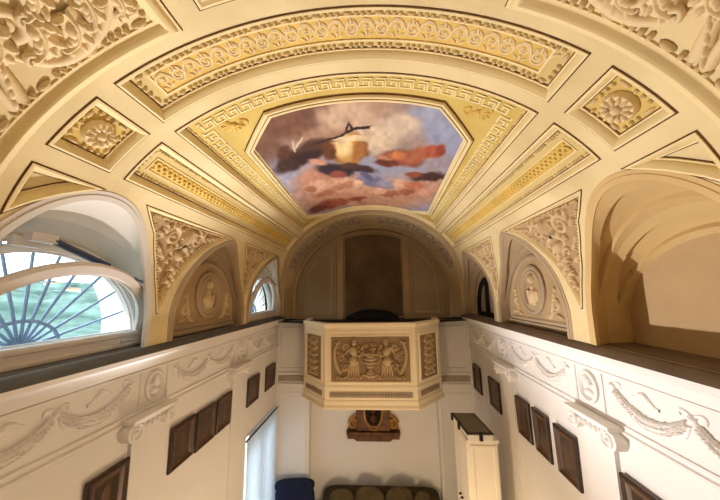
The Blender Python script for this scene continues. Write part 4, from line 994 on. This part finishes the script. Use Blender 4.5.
# ------------------------------------------------------------------ outside: hillside with houses
hb=MB(); n=150; rh=random.Random(9)
def hz(x,y): d=-x; return -9+ .0*d+ 13.5*(1-math.exp(-max(0,d-14)/38))*(1+.12*sin(y*.07)+.08*sin(d*.1+y*.05))+.5*sin(y*.3+d*.2)
hb.grid([[(-6-(i/n)**1.6*150,-60+190*j/n,hz(-6-(i/n)**1.6*150,-60+190*j/n)+rh.random()*.9*(i/n+.15)) for j in range(n+1)] for i in range(n+1)])
struct(hb.build('ground_hillside',M['hill']))
random.seed(5)
for i in range(14):
    x=-45-random.random()*60; y=8+random.random()*90; z=hz(x,y); w=.5+random.random()*.5
    t=thing('hillside_house','small pale house on the distant green hillside outside the window','house',(x,y,z),'hillside houses'); mb=MB(); mb.box(x-w,x+w,y-w*1.3,y+w*1.3,z-1,z+w*1.3); mb.build('house_wall',M['house'],t,smooth=False)
    mb=MB(); zt2=z+w*1.3; mb.add([(x-w*1.1,y-w*1.4,zt2),(x+w*1.1,y-w*1.4,zt2),(x+w*1.1,y+w*1.4,zt2),(x-w*1.1,y+w*1.4,zt2),(x,y-w*1.4,zt2+w*.6),(x,y+w*1.4,zt2+w*.6)],[(0,1,4),(2,3,5),(0,4,5,3),(1,2,5,4),(0,3,2,1)]); mb.build('roof',M['roof'],t,smooth=False)
# ------------------------------------------------------------------ light
def point(name,p,e,col,r=.12):
    l=bpy.data.lights.new(name,'POINT'); l.energy=e; l.color=col; l.shadow_soft_size=r; o=bpy.data.objects.new(name,l); o.location=W3(p); COL.objects.link(o); return o
WARM=(1.0,.86,.68)
point('lamp_far',(-.6,5.2,-4.9),LAMP_FAR,WARM,.12)
point('lamp_near',(.2,2.6,-4.6),LAMP_NEAR,(1,.86,.68),.15)
point('lamp_right',(.1,4.3,-4.6),LAMP_R,(1,.75,.45),.10)
point('lamp_corner',(1.7,4.7,-5.3),LAMP_C,(1,.74,.42),.08)
def spot(name,p,to,e,col,ang,r=.035,bl=.7):
    l=bpy.data.lights.new(name,'SPOT'); l.energy=e; l.color=col; l.spot_size=math.radians(ang); l.spot_blend=bl; l.shadow_soft_size=r
    o=bpy.data.objects.new(name,l); o.location=W3(p); o.rotation_euler=(W3(to)-W3(p)).to_track_quat('-Z','Y').to_euler(); COL.objects.link(o)
spot('uplight',(-2.2,4.0,-2.75),(1.5,2.8,1.8),FILL_SPOT,(1,.97,.97),112)  # added spot for ceiling relief, standing in for daylight from the left windows
def portal(p,sx_,sy_):
    l=bpy.data.lights.new('window_portal','AREA'); l.shape='RECTANGLE'; l.size=sx_*S; l.size_y=sy_*S; l.cycles.is_portal=True
    o=bpy.data.objects.new('window_portal',l); o.location=W3(p); o.rotation_euler=(0,-PI/2,0); COL.objects.link(o); return o
portal((-3.15,2.75,.0),1.2,2.3); portal((-3.1,7.7,.0),1.2,2.0); portal((-3.2,7.67,-4.9),3.6,1.9)
w=bpy.data.worlds.new('sky'); bpy.context.scene.world=w; w.use_nodes=True; nt=w.node_tree; bg=nt.nodes['Background']
bg.inputs[0].default_value=(.80,.91,1,1); bg.inputs[1].default_value=SKY
sun=bpy.data.lights.new('sun','SUN'); sun.energy=SUN; sun.angle=.1; so_=bpy.data.objects.new('sun',sun); so_.rotation_euler=Vector((.40,.75,-.50)).to_track_quat('-Z','Y').to_euler(); COL.objects.link(so_)
# ------------------------------------------------------------------ camera
f_,pi_,ya_,ro_,cx_=292.39,math.radians(8.4775),math.radians(-3.5593),math.radians(-.8944),.248
F=Vector((sin(ya_)*cos(pi_),cos(ya_)*cos(pi_),sin(pi_))); R=Vector((cos(ya_),-sin(ya_),0)); U=R.cross(F)
R2=R*cos(ro_)+U*sin(ro_); U2=U*cos(ro_)-R*sin(ro_)
cam=bpy.data.cameras.new('camera'); cam.sensor_fit='HORIZONTAL'; cam.sensor_width=36; cam.lens=f_*36/720; cam.clip_start=.02; cam.clip_end=300
co=bpy.data.objects.new('camera',cam); COL.objects.link(co)
mt=Matrix((R2,U2,-F)).transposed().to_4x4(); mt.translation=W3((cx_,0,0)); co.matrix_world=mt
sc_=bpy.context.scene; sc_.camera=co
vs_=sc_.view_settings; vs_.view_transform='Standard'; vs_.look='None'; vs_.gamma=1; vs_.exposure=EXPO
sc_.cycles.max_bounces=8; sc_.cycles.diffuse_bounces=5; sc_.cycles.use_denoising=True
